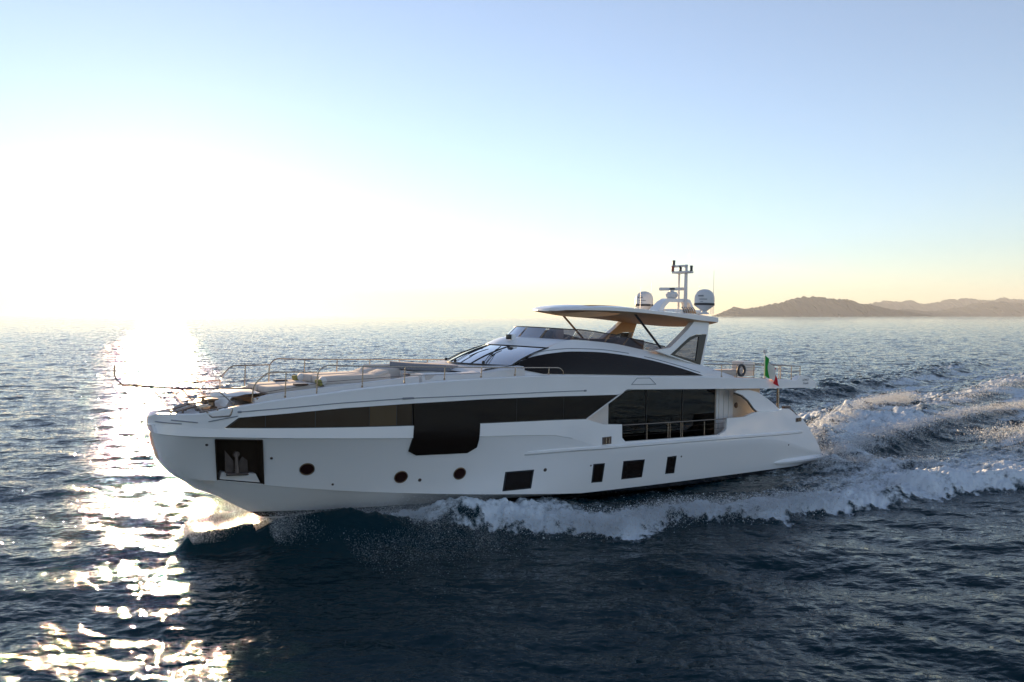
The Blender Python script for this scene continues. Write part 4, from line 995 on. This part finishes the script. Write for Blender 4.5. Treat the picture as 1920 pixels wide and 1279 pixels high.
# ------------------------------------------------------------------ spray: thousands of droplets thrown up by the bow and the wake
def spray_mesh(name, P, rad, m):
    base = np.array([(0, 0, 1), (.94, 0, -.33), (-.47, .82, -.33), (-.47, -.82, -.33)], np.float32)
    F = np.array([(0, 1, 2), (0, 2, 3), (0, 3, 1), (1, 3, 2)], np.int32); n = len(P)
    rng = np.random.default_rng(5); q = rng.normal(size=(n, 4)); q /= np.linalg.norm(q, axis=1)[:, None]; a, b, c, d = q.T
    Rm = np.stack([1 - 2 * (c * c + d * d), 2 * (b * c - a * d), 2 * (b * d + a * c), 2 * (b * c + a * d), 1 - 2 * (b * b + d * d), 2 * (c * d - a * b), 2 * (b * d - a * c), 2 * (c * d + a * b), 1 - 2 * (b * b + c * c)], 1).reshape(n, 3, 3)
    V = (np.einsum('nij,kj->nki', Rm, base) * rad[:, None, None] + P[:, None, :]).reshape(-1, 3).astype(np.float32)
    T = (F[None] + (np.arange(n, dtype=np.int32) * 4)[:, None, None]).reshape(-1)
    me = bpy.data.meshes.new(name); me.vertices.add(len(V)); me.vertices.foreach_set('co', V.ravel()); me.loops.add(len(T)); me.loops.foreach_set('vertex_index', T)
    me.polygons.add(len(T) // 3); me.polygons.foreach_set('loop_start', np.arange(0, len(T), 3, dtype=np.int32)); me.polygons.foreach_set('loop_total', np.full(len(T) // 3, 3, np.int32))
    me.update(); me.materials.append(m); o = bpy.data.objects.new(name, me); C.objects.link(o); return o
def spray_mat():
    m = bpy.data.materials.new('water_spray'); m.use_nodes = True; n = m.node_tree.nodes; l = m.node_tree.links; n.remove(n['Principled BSDF'])
    di = n.new('ShaderNodeBsdfDiffuse'); di.inputs[0].default_value = (.80, .84, .88, 1); tr = n.new('ShaderNodeBsdfTranslucent'); tr.inputs[0].default_value = (.85, .87, .88, 1)
    mx = n.new('ShaderNodeMixShader'); mx.inputs[0].default_value = .55; l.new(di.outputs[0], mx.inputs[1]); l.new(tr.outputs[0], mx.inputs[2]); l.new(mx.outputs[0], n['Material Output'].inputs[0]); return m
def spray():
    rng = np.random.default_rng(11); XB, YB, Z, Rr = [], [], [], []
    def put(xb, yb, z, r): XB.append(xb); YB.append(yb); Z.append(z); Rr.append(r)
    def rad(n, m=.009, s=.6): return .48 * m * np.exp(rng.normal(size=n) * s)
    hull = lambda x: np.interp(x, [0.5, 2, 4, 8, 12, 20, 31], [0, .5, 1.1, 2.3, 2.95, 3.1, 3.1])
    # cloud of backlit drops under the stem
    n = 90000; x = rng.uniform(1.3, 4.6, n); t = rng.beta(1.4, 1.6, n); yb = -1.5 + 1.7 * t + .25 * (x - 2); z = .35 + rng.beta(1.1, 1.6, n) * 1.5 * np.clip((x - 1.0) / 1.6, .15, 1); put(x, yb, z, rad(n, .008))
    # curtain thrown off the forward chine
    n = 170000; x = 3.3 + 7.5 * rng.beta(1.3, 1.7, n); o = np.abs(rng.normal(size=n)) * .36 * (1 + .14 * (x - 4)); yb = hull(x) + .05 + o; z = .62 + rng.beta(1.1, 2.2, n) * .95 * np.exp(-o * .5) - .35 * o; put(x, yb, z, rad(n, .008))
    # drops arching outward in front of the band
    n = 12000; x = 5 + 4.5 * rng.random(n); yb = hull(x) + 1 + rng.gamma(2.0, .55, n); z = .05 + rng.beta(1.2, 3, n) * .9; put(x, yb, z, rad(n, .010, .4))
    n = 3000; x = 8.6 + rng.gamma(2, .6, n); yb = 3.6 + rng.gamma(2.0, .35, n) + .3 * (x - 9); z = .05 + rng.beta(1.2, 3, n) * .6; put(x, yb, z, rad(n, .010, .4))
    def crest(pts, n, out, zz, sp, m=.011):
        pts = np.array(pts); sl = np.r_[0, np.cumsum(np.hypot(*np.diff(pts, axis=0).T))]; u = rng.random(n) ** 1.15 * sl[-1]
        px = np.interp(u, sl, pts[:, 0]); py = np.interp(u, sl, pts[:, 1]); put(px + rng.normal(size=n) * sp, py + out + rng.normal(size=n) * sp, rng.beta(1.3, 1.8, n) * zz, rad(n, m))
    crest(OUTER[:10], 110000, -.7, .78, .42, .016); crest(OUTER[9:13], 6000, -.7, .6, .4)
    crest([(31.6, 2.0), (34.1, 1.2), (38.7, -.5), (45.8, -3), (52.7, -5), (60, -5.6)], 90000, 0, 1.35, .5, .028)
    crest([(31.0, 3.6), (37.5, 2.4), (43.7, 1.8), (49.3, 1.3), (57.1, 1.0), (75, 2.2)], 70000, 0, .9, .45, .026)
    crest([(29.0, 4.5), (31.5, 5.2), (33.0, 6.6), (34.5, 7.8)], 16000, 0, .6, .3, .018); crest([(30.2, 9.7), (32.2, 11.4), (36, 13.3)], 14000, 0, .5, .35, .018); crest([(40, 1.0), (60, -3), (90, -8)], 30000, 0, .8, .8, .035); crest([(44, 6.0), (60, 8), (90, 10)], 30000, 0, .8, .8, .035)
    XBa, YBa, Za, Ra = map(np.concatenate, (XB, YB, Z, Rr)); x, y = to_world(XBa, YBa)
    o = spray_mesh('spray', np.stack([x, y, Za], 1), Ra, spray_mat()); tag(o, 'fine white droplets thrown up along the bow and wake', 'spray', kind='stuff')
spray()

# ------------------------------------------------------------------ haze: one even body of air over the sea
bm = bmesh.new(); bmesh.ops.create_cube(bm, size=1)
for v in bm.verts: v.co = Vector((v.co.x * 78000, v.co.y * 78000, (v.co.z + .5) * 1480 - 330))
haze = link_bm('haze', bm, bpy.data.materials.new('thin_haze'), None, smooth=None, flip=False); tag(haze, kind='stuff')
hm = haze.data.materials[0]; hm.use_nodes = True; hm.node_tree.nodes.remove(hm.node_tree.nodes['Principled BSDF'])
pv = hm.node_tree.nodes.new('ShaderNodeVolumePrincipled'); pv.inputs['Density'].default_value = HAZE; pv.inputs['Color'].default_value = (.90, .96, 1, 1); pv.inputs['Anisotropy'].default_value = .0
hm.node_tree.links.new(pv.outputs[0], hm.node_tree.nodes['Material Output'].inputs['Volume'])
